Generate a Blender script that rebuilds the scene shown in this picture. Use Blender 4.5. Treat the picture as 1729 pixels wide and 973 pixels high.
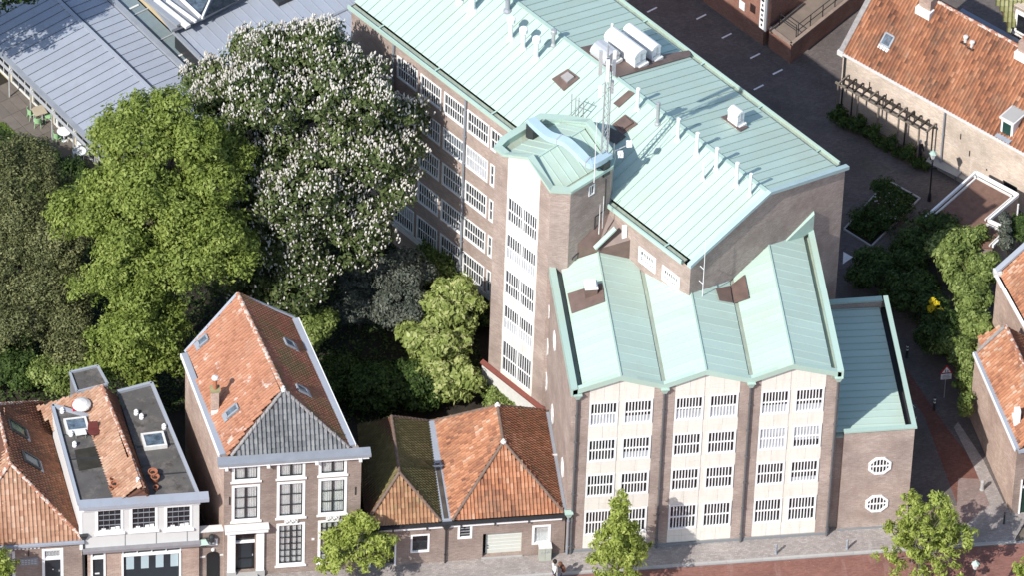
import bpy, math, random
import numpy as np
from mathutils import Vector, Matrix
R = math.radians
random.seed(7); rng = np.random.default_rng(7)
for o in list(bpy.data.objects): bpy.data.objects.remove(o)
SC = bpy.context.scene; COL = SC.collection
# ------------------------------------------------------------------ camera
FL = 14130.; DEP, ROL, HEA, PHI = [R(a) for a in (44.277, -2.201, 8.581, -54.53)]
CX, CY, DIST = 864.5, 486.5, 470.
fwd = np.array([math.sin(HEA)*math.cos(DEP), math.cos(HEA)*math.cos(DEP), -math.sin(DEP)])
_r = np.array([math.cos(HEA), -math.sin(HEA), 0.]); _d = np.cross(fwd, _r)
CM = np.array([math.cos(ROL)*_r+math.sin(ROL)*_d, -math.sin(ROL)*_r+math.cos(ROL)*_d, fwd])
CP = -fwd*DIST
cam = bpy.data.cameras.new('camera'); cam_o = bpy.data.objects.new('camera', cam); COL.objects.link(cam_o)
cam.sensor_width = 36; cam.lens = FL/1729*36; cam.clip_start = 5; cam.clip_end = 4000
mw = Matrix.Identity(4)
for i in range(3):
    mw[i][0] = CM[0][i]; mw[i][1] = -CM[1][i]; mw[i][2] = -CM[2][i]; mw[i][3] = CP[i]
cam_o.matrix_world = mw; SC.camera = cam_o
# ------------------------------------------------------------------ world, sun, exposure
SUN_EL = R(42.5); SUN_TO = (0.731, 0.682)            # where the light travels (ground plan)
W_ = bpy.data.worlds.new('World'); SC.world = W_; W_.use_nodes = True
nt = W_.node_tree; nt.nodes.clear()
sky = nt.nodes.new('ShaderNodeTexSky'); sky.sky_type = 'NISHITA'; sky.sun_disc = False
sky.sun_elevation = SUN_EL; sky.sun_rotation = math.atan2(-SUN_TO[0], -SUN_TO[1])
bg = nt.nodes.new('ShaderNodeBackground'); bg.inputs[1].default_value = 0.148
wo = nt.nodes.new('ShaderNodeOutputWorld')
nt.links.new(sky.outputs[0], bg.inputs[0]); nt.links.new(bg.outputs[0], wo.inputs[0])
sl = bpy.data.lights.new('sun', 'SUN'); sl.energy = 4.2; sl.angle = R(0.5); sl.color = (1.0, 0.965, 0.915)
so = bpy.data.objects.new('sun', sl); COL.objects.link(so)
sd = Vector((SUN_TO[0]*math.cos(SUN_EL), SUN_TO[1]*math.cos(SUN_EL), -math.sin(SUN_EL)))
so.rotation_euler = sd.to_track_quat('-Z', 'Y').to_euler(); so.location = (-60, -60, 80)
SC.view_settings.view_transform = 'Standard'; SC.view_settings.look = 'None'
SC.view_settings.exposure = 0.45; SC.view_settings.gamma = 1.0
SC.render.engine = 'CYCLES'; SC.cycles.max_bounces = 6; SC.cycles.diffuse_bounces = 3
SC.cycles.transparent_max_bounces = 8
# ------------------------------------------------------------------ survey: photo pixel -> place, by the photograph's own camera
def ray(x, y): return CM.T @ np.array([(x-CX)/FL, (y-CY)/FL, 1.])
def onplane(x, y, p0, n):
    v = ray(x, y); n = np.array(n, float); return Vector(CP + np.dot(np.array(p0, float)-CP, n)/np.dot(v, n)*v)
def P(x, y, z=0.): return onplane(x, y, (0, 0, z), (0, 0, 1))
def F(x, y, y0=-20.8): p = onplane(x, y, (0, y0, 0), (0, 1, 0)); return p.x, p.z
U = Vector((math.cos(PHI), math.sin(PHI), 0)); W = Vector((-math.sin(PHI), math.cos(PHI), 0)); Z = Vector((0, 0, 1))
SH = Vector((-.13, -.86, .85))                                  # the wing's datum
def G(u, w, z=0.): return U*u + W*w + Z*z + SH                       # the wing's own grid
def FW(x, y, w): p = onplane(x, y, W*w, W); return p.dot(U), p.z
def pn(poly):
    n = Vector((0, 0, 0))
    for i in range(len(poly)): n += Vector(poly[i]).cross(Vector(poly[(i+1) % len(poly)]))
    n.normalize(); return n if n.z >= 0 else -n
def SL(x, y, poly): return onplane(x, y, poly[0], pn(poly))     # pixel -> point on a roof slope
# ------------------------------------------------------------------ objects
ORG = {}
def link(o, parent=None): COL.objects.link(o); o.parent = parent; return o
def thing(name, label, cat, loc=(0, 0, 0), group=None):
    o = bpy.data.objects.new(name, None); COL.objects.link(o); o.empty_display_size = .3
    o.location = loc; ORG[o] = Vector(loc); o['label'] = label; o['category'] = cat
    if group: o['group'] = group
    return o
def tag(o, label=None, cat=None, group=None, kind=None):
    for k, v in (('label', label), ('category', cat), ('group', group), ('kind', kind)):
        if v: o[k] = v
    return o
class MB:
    def __init__(s): s.v = []; s.f = []; s.r = []
    def poly(s, pts, rnd=.5):
        b = len(s.v); s.v += [tuple(p) for p in pts]; s.f.append(tuple(range(b, b+len(pts)))); s.r.append(rnd); return s
    def prism(s, bot, top, rnd=.5, cap=True):
        b = len(s.v); n = len(bot); s.v += [tuple(p) for p in bot]+[tuple(p) for p in top]
        for i in range(n): j = (i+1) % n; s.f.append((b+i, b+j, b+n+j, b+n+i)); s.r.append(rnd)
        if cap: s.f.append(tuple(b+i for i in range(n))[::-1]); s.f.append(tuple(b+n+i for i in range(n))); s.r += [rnd, rnd]
        return s
    def slab(s, poly, t, rnd=.5):                      # a planar polygon given thickness t along -normal
        n = pn(poly); pl = list(poly)
        if sum((pl[i].cross(pl[(i+1) % len(pl)]) for i in range(len(pl))), Vector((0, 0, 0))).dot(n) < 0: pl = pl[::-1]
        return s.prism([p-n*t for p in pl], pl, rnd)
    def box(s, c, ax, ay, az, rnd=.5):                 # c = centre, ax/ay/az = half vectors
        c = Vector(c); ax, ay, az = Vector(ax), Vector(ay), Vector(az)
        q = [c-ax-ay, c+ax-ay, c+ax+ay, c-ax+ay]
        return s.prism([p-az for p in q], [p+az for p in q], rnd)
    def bx(s, x0, x1, y0, y1, z0, z1, rnd=.5):
        return s.box(((x0+x1)/2, (y0+y1)/2, (z0+z1)/2), ((x1-x0)/2, 0, 0), (0, (y1-y0)/2, 0), (0, 0, (z1-z0)/2), rnd)
    def beam(s, a, b, w, h, up=Z, rnd=.5):
        a, b = Vector(a), Vector(b); d = b-a; sd_ = d.cross(up)
        if sd_.length < 1e-6: sd_ = d.cross(Vector((1, 0, 0)))
        sd_.normalize(); u2 = sd_.cross(d).normalized()
        return s.box((a+b)/2, d/2, sd_*w/2, u2*h/2, rnd)
    def tube(s, a, b, r0, r1=None, n=8, cap=True, rnd=.5):
        a, b = Vector(a), Vector(b); r1 = r0 if r1 is None else r1
        d = (b-a).normalized(); e = d.cross(Vector((.3, .2, .9)) if abs(d.z) > .9 or abs(d.z) < .1 else Z)
        if e.length < 1e-3: e = d.cross(Vector((1, 0, 0)))
        e.normalize(); g = d.cross(e)
        c = [(math.cos(2*math.pi*i/n), math.sin(2*math.pi*i/n)) for i in range(n)]
        return s.prism([a+(e*x+g*y)*r0 for x, y in c], [b+(e*x+g*y)*r1 for x, y in c], rnd, cap)
    def lathe(s, base, prof, n=12, rnd=.5):
        base = Vector(base)
        for (r0, z0), (r1, z1) in zip(prof[:-1], prof[1:]):
            ring = lambda r, z: [base+Vector((r*math.cos(2*math.pi*i/n), r*math.sin(2*math.pi*i/n), z)) for i in range(n)]
            s.prism(ring(max(r0, .001), z0), ring(max(r1, .001), z1), rnd, False)
        return s
    def mesh(s, name, mat, smooth=False, org=Vector((0, 0, 0))):
        me = bpy.data.meshes.new(name)
        v = np.array(s.v, float).reshape(-1, 3)-np.array(org)
        me.from_pydata(v.tolist(), [], s.f); me.materials.append(mat)
        if not me.polygons: return me
        a = me.attributes.new('rnd', 'FLOAT', 'FACE'); a.data.foreach_set('value', np.array(s.r, np.float32))
        npol = len(me.polygons); nor = np.empty(npol*3); me.polygons.foreach_get('normal', nor); nor = nor.reshape(-1, 3)
        tot = np.empty(npol, int); me.polygons.foreach_get('loop_total', tot)
        li = np.empty(len(me.loops), int); me.loops.foreach_get('vertex_index', li)
        n = np.repeat(nor, tot, axis=0); p = np.array(s.v, float)[li]
        flat = np.abs(n[:, 2]) > .985
        t = np.stack([-n[:, 1], n[:, 0], np.zeros(len(n))], 1); t[flat] = (1, 0, 0)
        t /= np.maximum(np.linalg.norm(t, axis=1, keepdims=True), 1e-9)
        b = np.cross(n, t); b[flat] = (0, 1, 0)
        uv = np.stack([(p*t).sum(1), (p*b).sum(1)], 1).astype(np.float32)
        ul = me.uv_layers.new(name='UVMap'); ul.data.foreach_set('uv', uv.ravel())
        if smooth: me.polygons.foreach_set('use_smooth', np.ones(npol, bool))
        me.update(); return me
    def build(s, name, mat, parent=None, smooth=False, kind=None, label=None, org=None):
        if parent is not None: og = ORG[parent]
        elif org is not None: og = Vector(org)
        else:
            v = np.array(s.v); og = Vector(((v[:, 0].min()+v[:, 0].max())/2, (v[:, 1].min()+v[:, 1].max())/2, v[:, 2].min()))
        o = bpy.data.objects.new(name, s.mesh(name, mat, smooth, og)); link(o, parent); ORG[o] = og
        if parent is None: o.location = og
        if kind: o['kind'] = kind
        if label: o['label'] = label
        return o
def place(me, name, parent, M, label=None):             # shared mesh, M = world matrix; parent is unrotated
    o = bpy.data.objects.new(name, me); link(o, parent)
    o.matrix_local = Matrix.Translation(-ORG[parent]) @ M if parent is not None else M
    if label: o['label'] = label
    return o
def frame(t, inn, p):                                    # columns: along wall, inward, up
    M = Matrix.Identity(4)
    for i in range(3): M[i][0] = t[i]; M[i][1] = inn[i]; M[i][2] = Z[i]; M[i][3] = p[i]
    return M
def axes(x, y, z, p):
    M = Matrix.Identity(4)
    for i in range(3): M[i][0] = x[i]; M[i][1] = y[i]; M[i][2] = z[i]; M[i][3] = p[i]
    return M
# ------------------------------------------------------------------ materials
def nd(nt, t, **k):
    n = nt.nodes.new(t)
    for a, b in k.items(): setattr(n, a, b)
    return n
def mixc(nt, a, b, f, mode='MIX'):
    n = nd(nt, 'ShaderNodeMix', data_type='RGBA', blend_type=mode)
    for s, v in ((n.inputs[6], a), (n.inputs[7], b), (n.inputs[0], f)):
        if isinstance(v, bpy.types.NodeSocket): nt.links.new(v, s)
        elif isinstance(v, (int, float)): s.default_value = v
        else: s.default_value = (*v, 1)
    return n.outputs[2]
def ramp(nt, sock, p0, p1, c0=(0, 0, 0), c1=(1, 1, 1)):
    n = nd(nt, 'ShaderNodeValToRGB'); e = n.color_ramp.elements
    e[0].position = p0; e[1].position = p1; e[0].color = (*c0, 1); e[1].color = (*c1, 1)
    nt.links.new(sock, n.inputs[0]); return n.outputs[0]
def noise(nt, sock, scale, detail=4, rough=.6, stretch=None):
    if stretch:
        mp = nd(nt, 'ShaderNodeMapping'); mp.inputs['Scale'].default_value = stretch; nt.links.new(sock, mp.inputs[0]); sock = mp.outputs[0]
    n = nd(nt, 'ShaderNodeTexNoise'); n.inputs['Scale'].default_value = scale; n.inputs['Detail'].default_value = detail
    n.inputs['Roughness'].default_value = rough; nt.links.new(sock, n.inputs['Vector']); return n.outputs['Fac']
def base(name, rough=.8, metal=0., spec=.3):
    m = bpy.data.materials.new(name); m.use_nodes = True; nt = m.node_tree
    b = nt.nodes['Principled BSDF']; b.inputs['Roughness'].default_value = rough; b.inputs['Metallic'].default_value = metal
    b.inputs['Specular IOR Level'].default_value = spec
    return m, nt, b
def pos(nt): return nd(nt, 'ShaderNodeNewGeometry').outputs['Position']
def uvs(nt): return nd(nt, 'ShaderNodeUVMap').outputs[0]
def plain(name, col, rough=.7, metal=0., var=.12, sc=3., orand=0., spec=.3, bump=0.):
    m, nt, b = base(name, rough, metal, spec); p = pos(nt)
    dark = tuple(c*(1-var*2) for c in col); lit = tuple(min(1, c*(1+var)) for c in col)
    c = mixc(nt, dark, lit, noise(nt, p, sc, 5))
    if orand:
        oi = nd(nt, 'ShaderNodeObjectInfo'); c = mixc(nt, c, tuple(x*(1-orand) for x in col), oi.outputs['Random'])
    nt.links.new(c, b.inputs['Base Color'])
    if bump:
        bp = nd(nt, 'ShaderNodeBump'); bp.inputs['Strength'].default_value = bump; bp.inputs['Distance'].default_value = .02
        nt.links.new(noise(nt, p, 14, 4), bp.inputs['Height']); nt.links.new(bp.outputs[0], b.inputs['Normal'])
    return m
def brick(name, c1, c2, mortar, bw=.22, rh=.066, ms=.008, stain=(.5, .45, .4), samt=.35, offs=.5, bump=.4, rot=0, patch=.25):
    m, nt, b = base(name, .9, spec=.15); uv = uvs(nt); p = pos(nt)
    if rot:
        mp = nd(nt, 'ShaderNodeMapping'); mp.inputs['Rotation'].default_value = (0, 0, rot); nt.links.new(uv, mp.inputs[0]); uv = mp.outputs[0]
    t = nd(nt, 'ShaderNodeTexBrick', offset=offs); t.inputs['Scale'].default_value = 1.
    t.inputs['Brick Width'].default_value = bw; t.inputs['Row Height'].default_value = rh
    t.inputs['Mortar Size'].default_value = ms; t.inputs['Mortar Smooth'].default_value = .3; t.inputs['Bias'].default_value = 0
    t.inputs['Color1'].default_value = (*c1, 1); t.inputs['Color2'].default_value = (*c2, 1); t.inputs['Mortar'].default_value = (*mortar, 1)
    nt.links.new(uv, t.inputs['Vector'])
    c = mixc(nt, t.outputs['Color'], tuple((x+y)/2*.72 for x, y in zip(c1, c2)), ramp(nt, noise(nt, p, .55, 6, .65), .4, .75))
    c = mixc(nt, c, mixc(nt, (.74, .73, .72), (1.16, 1.13, 1.1), ramp(nt, noise(nt, uv, .5, 5, .7), .3, .7)), .7, 'MULTIPLY')
    # odd single bricks, darker and lighter
    o2 = noise(nt, uv, 1., 2, .9, stretch=(6, 17, 1)); c = mixc(nt, c, tuple(min(1, x*1.5) for x in c2), ramp(nt, o2, .62, .72))
    c = mixc(nt, c, stain, ramp(nt, noise(nt, uv, .8, 6, .7, stretch=(1.6, .25, 1)), .58, .85, (0, 0, 0), (samt,)*3))
    c = mixc(nt, c, mixc(nt, (.62,)*3, (1.15,)*3, noise(nt, uv, 7., 5, .75, stretch=(1, 2.2, 1))), patch*2, 'MULTIPLY')
    nt.links.new(c, b.inputs['Base Color'])
    bp = nd(nt, 'ShaderNodeBump'); bp.inputs['Strength'].default_value = bump; bp.inputs['Distance'].default_value = .008
    nt.links.new(t.outputs['Fac'], bp.inputs['Height']); bp.invert = True; nt.links.new(bp.outputs[0], b.inputs['Normal'])
    return m
def copper(name, col, dirty=0., orand=.10):
    m, nt, b = base(name, .55, 0., .35); uv = uvs(nt); p = pos(nt)
    c = mixc(nt, tuple(x*.88 for x in col), tuple(min(1, x*1.06) for x in col), noise(nt, p, .5, 5))
    oi = nd(nt, 'ShaderNodeObjectInfo'); c = mixc(nt, c, tuple(x*(1-orand*1.15) for x in col), oi.outputs['Random'])
    c = mixc(nt, c, (.47, .55, .44), ramp(nt, noise(nt, uv, 1.3, 6, .8, stretch=(4., .22, 1)), .5, .72, (0, 0, 0), (.45,)*3))
    c = mixc(nt, c, (.38, .42, .31), ramp(nt, noise(nt, p, .23, 6, .7), .48, .75, (0, 0, 0), (.5,)*3))
    c = mixc(nt, c, (.30, .25, .18), ramp(nt, noise(nt, p, .9, 7, .8), .60, .78, (0, 0, 0), (.4,)*3))
    c = mixc(nt, c, (.20, .16, .12), ramp(nt, noise(nt, uv, 2.0, 7, .75, stretch=(3., .5, 1)), .60 if not dirty else .36, .80, (0, 0, 0), (.22+dirty,)*3))
    c = mixc(nt, c, tuple(x*.8 for x in col), ramp(nt, noise(nt, p, 16, 3), .55, .8, (0, 0, 0), (.3,)*3))
    nt.links.new(c, b.inputs['Base Color'])
    bp = nd(nt, 'ShaderNodeBump'); bp.inputs['Strength'].default_value = .25; bp.inputs['Distance'].default_value = .02
    nt.links.new(noise(nt, p, 1.8, 3), bp.inputs['Height']); nt.links.new(bp.outputs[0], b.inputs['Normal'])
    return m
def attr_mat(name, cols, rough=.8, moss=None, trans=0., spots=None):
    # colour by the face attribute rnd: cols = list of (pos, colour)
    m, nt, b = base(name, rough, spec=.2)
    a = nd(nt, 'ShaderNodeAttribute', attribute_name='rnd')
    r = nd(nt, 'ShaderNodeValToRGB'); e = r.color_ramp.elements
    e[0].position, e[0].color = cols[0][0], (*cols[0][1], 1); e[1].position, e[1].color = cols[-1][0], (*cols[-1][1], 1)
    for q, c in cols[1:-1]: x = e.new(q); x.color = (*c, 1)
    nt.links.new(a.outputs['Fac'], r.inputs[0]); c = r.outputs[0]
    if moss: c = mixc(nt, c, moss[0], ramp(nt, noise(nt, pos(nt), moss[1], 6, .7), moss[2], moss[2]+.18, (0, 0, 0), (moss[3],)*3))
    if spots: c = mixc(nt, c, spots[0], ramp(nt, noise(nt, pos(nt), spots[1], 3, .6), spots[2], spots[2]+.06, (0, 0, 0), (spots[3],)*3))
    nt.links.new(c, b.inputs['Base Color'])
    if trans:
        tr = nd(nt, 'ShaderNodeBsdfTranslucent'); nt.links.new(c, tr.inputs[0])
        mx = nd(nt, 'ShaderNodeMixShader'); mx.inputs[0].default_value = trans
        nt.links.new(b.outputs[0], mx.inputs[1]); nt.links.new(tr.outputs[0], mx.inputs[2])
        nt.links.new(mx.outputs[0], nt.nodes['Material Output'].inputs[0])
    return m
def glassy(name, col=(.015, .018, .022), rough=.06, var=.6):
    m, nt, b = base(name, rough, spec=.6); p = pos(nt)
    nt.links.new(mixc(nt, tuple(c*.5 for c in col), tuple(c*(1+var) for c in col), ramp(nt, noise(nt, p, 2.5, 3), .35, .65)), b.inputs['Base Color'])
    return m
def clear(name):
    m = bpy.data.materials.new(name); m.use_nodes = True; nt = m.node_tree; nt.nodes.clear()
    g = nd(nt, 'ShaderNodeBsdfGlossy'); g.inputs['Roughness'].default_value = .03
    t = nd(nt, 'ShaderNodeBsdfTransparent'); t.inputs[0].default_value = (.94, .95, .95, 1)
    mx = nd(nt, 'ShaderNodeMixShader'); o = nd(nt, 'ShaderNodeOutputMaterial')
    mx.inputs[0].default_value = .13; nt.links.new(t.outputs[0], mx.inputs[1]); nt.links.new(g.outputs[0], mx.inputs[2]); nt.links.new(mx.outputs[0], o.inputs[0])
    return m
m_brick = brick('brown_brick', (.34, .255, .22), (.47, .375, .33), (.47, .42, .385), stain=(.50, .43, .39), samt=.45)
m_brick_h = brick('house_brick', (.25, .185, .155), (.35, .27, .235), (.36, .315, .28), stain=(.40, .34, .30), samt=.35)
m_brick_pale = brick('pale_patched_brick', (.56, .45, .36), (.74, .63, .53), (.70, .63, .56), stain=(.82, .75, .67), samt=.8, patch=.3)
m_brick_red = brick('red_brick', (.27, .12, .085), (.36, .18, .13), (.30, .24, .21))
m_brick_side = brick('weathered_side_brick', (.36, .25, .20), (.54, .40, .33), (.54, .47, .42), stain=(.68, .58, .50), samt=.8)
m_cream = plain('cream_limestone', (.75, .71, .64), .85, var=.08, sc=1.3, orand=.09)
def add_streak(m, col, amt, st=(3., .35, 1), lo=.5, hi=.78, sc=1.2):
    nt = m.node_tree; b = nt.nodes['Principled BSDF']; old = b.inputs['Base Color'].links[0].from_socket
    nt.links.new(mixc(nt, old, col, ramp(nt, noise(nt, uvs(nt), sc, 6, .75, stretch=st), lo, hi, (0, 0, 0), (amt,)*3)), b.inputs['Base Color'])
add_streak(m_cream, (.47, .40, .30), .5); add_streak(m_cream, (.40, .33, .24), .5, (1, 1, 1), .62, .75, 1.6)
m_creamjoint = plain('limestone_joint', (.55, .50, .43), .9, var=.1)
m_white = plain('white_paint', (.80, .80, .79), .45, var=.04, sc=5)
m_whitedull = plain('weathered_white_paint', (.66, .65, .62), .6, var=.12, sc=4)
m_grey_paint = plain('light_grey_render', (.58, .575, .555), .7, var=.05, sc=2)
m_copper = copper('green_copper', (.45, .575, .50))
m_copper2 = copper('green_copper_second_sheet', (.455, .58, .51))  # second copper tone, nearly the same as the first
m_deckd = plain('dark_seam_underlay', (.04, .06, .055), .8)  # dark underlay that shows in the gaps between roof sheets
m_copper_trim = copper('copper_trim', (.41, .55, .485), orand=.15)
m_copper_dirty = copper('stained_copper_gutter', (.36, .44, .36), dirty=.55)
m_bare = plain('brown_oxidised_copper', (.17, .115, .095), .5, var=.3, sc=1.5, spec=.5)
m_zinc = plain('zinc_sheet', (.34, .37, .42), .45, .0, .10, .7, orand=.12, spec=.5)
add_streak(m_zinc, (.25, .23, .21), .35, (2, .5, 1)); add_streak(m_zinc, (.40, .42, .45), .5, (1, 1, 1), .5, .8, .5)
m_zinc_seam = plain('zinc_seam', (.24, .23, .24), .55, .0, .15, 3)
m_lead = plain('lead_grey', (.27, .29, .32), .5, .0, .15, 1.5, spec=.5)
m_alu = plain('aluminium', (.55, .56, .57), .35, .3, .08, 4, spec=.5)
m_steel = plain('galvanised_steel', (.42, .43, .44), .45, .3, .12, 8, spec=.5)
m_duct = plain('pale_blue_duct_metal', (.42, .56, .62), .35, .0, .06, 2, spec=.5)
m_dark = plain('dark_metal', (.03, .032, .035), .5, var=.2, sc=6, spec=.5)
m_black = plain('black_gloss_door', (.012, .014, .016), .25, var=.3, sc=4, spec=.5)
m_navy = plain('dark_blue_grey_door', (.022, .03, .038), .35, var=.2, sc=4, spec=.5)
m_glass = glassy('window_glass'); m_glassblue = glassy('blue_grey_glass', (.09, .12, .15), .1, .5); m_clear = clear('clear_pane')
m_curtain = plain('white_net_curtain', (.80, .80, .79), .9, var=.12, sc=3); m_blind = plain('white_blind', (.50, .52, .55), .8, var=.35, sc=1.8)
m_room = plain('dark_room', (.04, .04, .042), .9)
m_bitumen = plain('bitumen_felt', (.105, .098, .092), .7, var=.3, sc=.8, bump=.3); add_streak(m_bitumen, (.19, .17, .15), .6, (1, 1, 1), .5, .62, .6); add_streak(m_bitumen, (.05, .042, .033), .7, (1, 1, 1), .55, .62, .9)
m_redstrip = plain('red_brown_coping', (.19, .06, .045), .6, var=.15, sc=3)
OR = [(0, (.10, .048, .034)), (.3, (.235, .105, .062)), (.55, (.335, .15, .082)), (.8, (.425, .205, .115)), (1, (.43, .31, .23))]
m_tile = attr_mat('orange_pantile', OR, .8, moss=((.20, .13, .09), .7, .48, .5), spots=((.50, .44, .36), 2.6, .68, .35))
m_tile_bright = attr_mat('bright_orange_tile', [(0, (.24, .105, .062)), (.4, (.34, .155, .092)), (.8, (.405, .195, .118)), (1, (.43, .29, .21))], .75, moss=((.32, .20, .145), .7, .5, .45), spots=((.62, .55, .50), 1.3, .62, .55))
m_tile_rust = attr_mat('rust_red_pantile', [(0, (.10, .05, .035)), (.4, (.19, .085, .05)), (.8, (.27, .12, .07)), (1, (.32, .16, .10))], .8, moss=((.12, .09, .05), 1.1, .5, .6))
m_tile_moss = attr_mat('mossy_pantile', [(0, (.08, .07, .03)), (.5, (.14, .12, .05)), (1, (.23, .18, .09))], .85, moss=((.125, .112, .048), .8, .42, .7))
m_tile_brown = attr_mat('brown_orange_pantile', [(0, (.17, .085, .05)), (.4, (.30, .16, .09)), (.8, (.40, .24, .14)), (1, (.46, .33, .22))], .8, moss=((.20, .18, .09), 1.3, .5, .5))
m_tile_pale = attr_mat('pale_orange_pantile', [(0, (.26, .13, .08)), (.35, (.30, .165, .105)), (.7, (.40, .24, .16)), (1, (.46, .34, .26))], .8, moss=((.30, .22, .15), 1.2, .5, .4), spots=((.66, .60, .52), 3.5, .66, .6))
m_tile_grey = attr_mat('grey_glazed_pantile', [(0, (.10, .105, .11)), (.5, (.165, .17, .175)), (1, (.25, .255, .26))], .55, moss=((.28, .28, .26), 3, .52, .6))
m_tile_under = plain('tile_underlay', (.13, .06, .04), .9)
m_ridge = attr_mat('ridge_tile', [(0, (.30, .13, .08)), (1, (.50, .30, .20))], .8, spots=((.62, .56, .5), 5, .5, .7))
m_ridge_grey = plain('grey_ridge_tile', (.30, .28, .27), .8, var=.3, sc=5)
m_terracotta = plain('terracotta', (.40, .16, .09), .8, var=.25, sc=8)
# ------------------------------------------------------------------ shared builders
def clip_strip(poly, e, a, b):
    def cut(pts, f):
        out = []
        for i in range(len(pts)):
            p, q = pts[i], pts[(i+1) % len(pts)]; fp, fq = f(p), f(q)
            if fp >= 0: out.append(p)
            if (fp >= 0) != (fq >= 0): out.append(p+(q-p)*(fp/(fp-fq)))
        return out
    pts = cut(poly, lambda p: p.dot(e)-a)
    return cut(pts, lambda p: b-p.dot(e)) if pts else pts
def seam_roof(parent, poly, along, pitch, mat, t=.03, name='roof_panel', off=0., seam=(.022, .035), mseam=None, gap=.010):
    """standing-seam sheets: along = direction across the seams"""
    n = pn(poly); e = along.normalized(); lo = min(p.dot(e) for p in poly); hi = max(p.dot(e) for p in poly)
    a = lo; k = 0
    MB().slab([p-n*.032 for p in poly], .03).build('roof_deck', m_deckd, parent)
    while a < hi-.02:
        b = min(a+pitch*(1+.0*random.random()), hi); pts = clip_strip(list(poly), e, a+gap, b-gap)
        if len(pts) >= 3:
            lift = n*random.uniform(0, .004)
            m = MB(); m.slab([p+lift for p in pts], t)
            # seam upstand on the far edge
            ed = [p for p in pts if abs(p.dot(e)-(b-gap)) < 1e-3]
            if len(ed) >= 2 and b < hi-.01:
                q0, q1 = ed[0], max(ed[1:], key=lambda r: (r-ed[0]).length)
                if (q1-q0).length > .05: m.beam(q0+n*seam[1]/2+lift, q1+n*seam[1]/2+lift, seam[0], seam[1], n)
            m.build(name, mat, parent)
        a = b; k += 1
def inpoly2(pts):
    def f(x, y):
        c = False; n = len(pts); j = n-1
        for i in range(n):
            xi, yi = pts[i]; xj, yj = pts[j]
            if (yi > y) != (yj > y) and x < (xj-xi)*(y-yi)/(yj-yi)+xi: c = not c
            j = i
        return c
    return f
PROF = [(0, .062), (.14, .034), (.36, .0), (.68, .0), (.86, .040), (1., .066)]
def tile_roof(parent, poly, mat, name='roof_tiles', cw=.2, rl=.3, under=m_tile_under, holes=(), slab_t=.1, amp=1., bias=.0):
    n = pn(poly); e = Z.cross(n).normalized(); s = n.cross(e)
    if s.z < 0: s = -s; e = -e
    sl_ = MB().slab([p-n*.02 for p in poly], slab_t).build('roof_slope', under, parent)
    o = poly[0]; p2 = [((p-o).dot(e), (p-o).dot(s)) for p in poly]; ins = inpoly2(p2)
    xs = [p[0] for p in p2]; ys = [p[1] for p in p2]; x0, y0 = min(xs), min(ys)
    V = []; Fc = []; Rn = []
    for j in range(int((max(ys)-y0)/rl)+1):
        for i in range(int((max(xs)-x0)/cw)+1):
            x, y = x0+i*cw, y0+j*rl
            if not ins(x+cw/2, y+rl/2): continue
            if any(abs(x+cw/2-hx) < hw and abs(y+rl/2-hy) < hh for hx, hy, hw, hh in holes): continue
            b = len(V); tl = random.uniform(0, .01); jx = random.uniform(-.006, .006); sk = random.uniform(-.006, .006)
            for (yy, h) in ((y-.02, .052+tl), (y+rl+.0, .012)):
                for (fx, pz) in PROF: V.append(o+e*(x+fx*cw+jx+(sk if h < .02 else 0))+s*yy+n*(pz*amp+h))
            k = len(PROF)
            for (fx, pz) in PROF: V.append(o+e*(x+fx*cw+jx)+s*(y-.02)+n*(-.005))
            r_ = min(1, max(0, random.betavariate(5.5, 5.0)+bias+.12*math.sin(x*1.7+y*.9)))
            for q in range(k-1):
                Fc.append((b+q, b+q+1, b+k+q+1, b+k+q)); Rn.append(r_)
                Fc.append((b+2*k+q, b+2*k+q+1, b+q+1, b+q)); Rn.append(r_*.6)
    m = MB(); m.v = [tuple(v) for v in V]; m.f = Fc; m.r = Rn
    if Fc: m.build(name, mat, parent, kind='stuff')
    return sl_
RT = {}
def ridge_tiles(parent, a, b, mat, L=.36, r=.11, name='ridge_tile'):
    key = (mat.name, L, r)
    if key not in RT:
        m = MB(); k = 6
        for (x0, x1, rr0, rr1) in ((0, L*.92, r, r*.93), (L*.82, L*1.05, r*1.13, r*1.13)):
            f0 = [Vector((x0, rr0*math.cos(math.pi*i/k), rr0*math.sin(math.pi*i/k))) for i in range(k+1)]
            f1 = [Vector((x1, rr1*math.cos(math.pi*i/k), rr1*math.sin(math.pi*i/k))) for i in range(k+1)]
            m.prism(f0, f1, random.random())
        RT[key] = m.mesh('ridge_tile', mat)
    a, b = Vector(a), Vector(b); d = b-a; nn = max(1, round(d.length/L)); d.normalize(); st = (b-a).length/nn
    sd_ = Z.cross(d).normalized(); up = d.cross(sd_)
    for i in range(nn):
        place(RT[key], name, parent, axes(d, sd_, up, a+d*st*i) @ Matrix.Diagonal((st/L, 1, 1, 1)))
WZ = 0.
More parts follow.
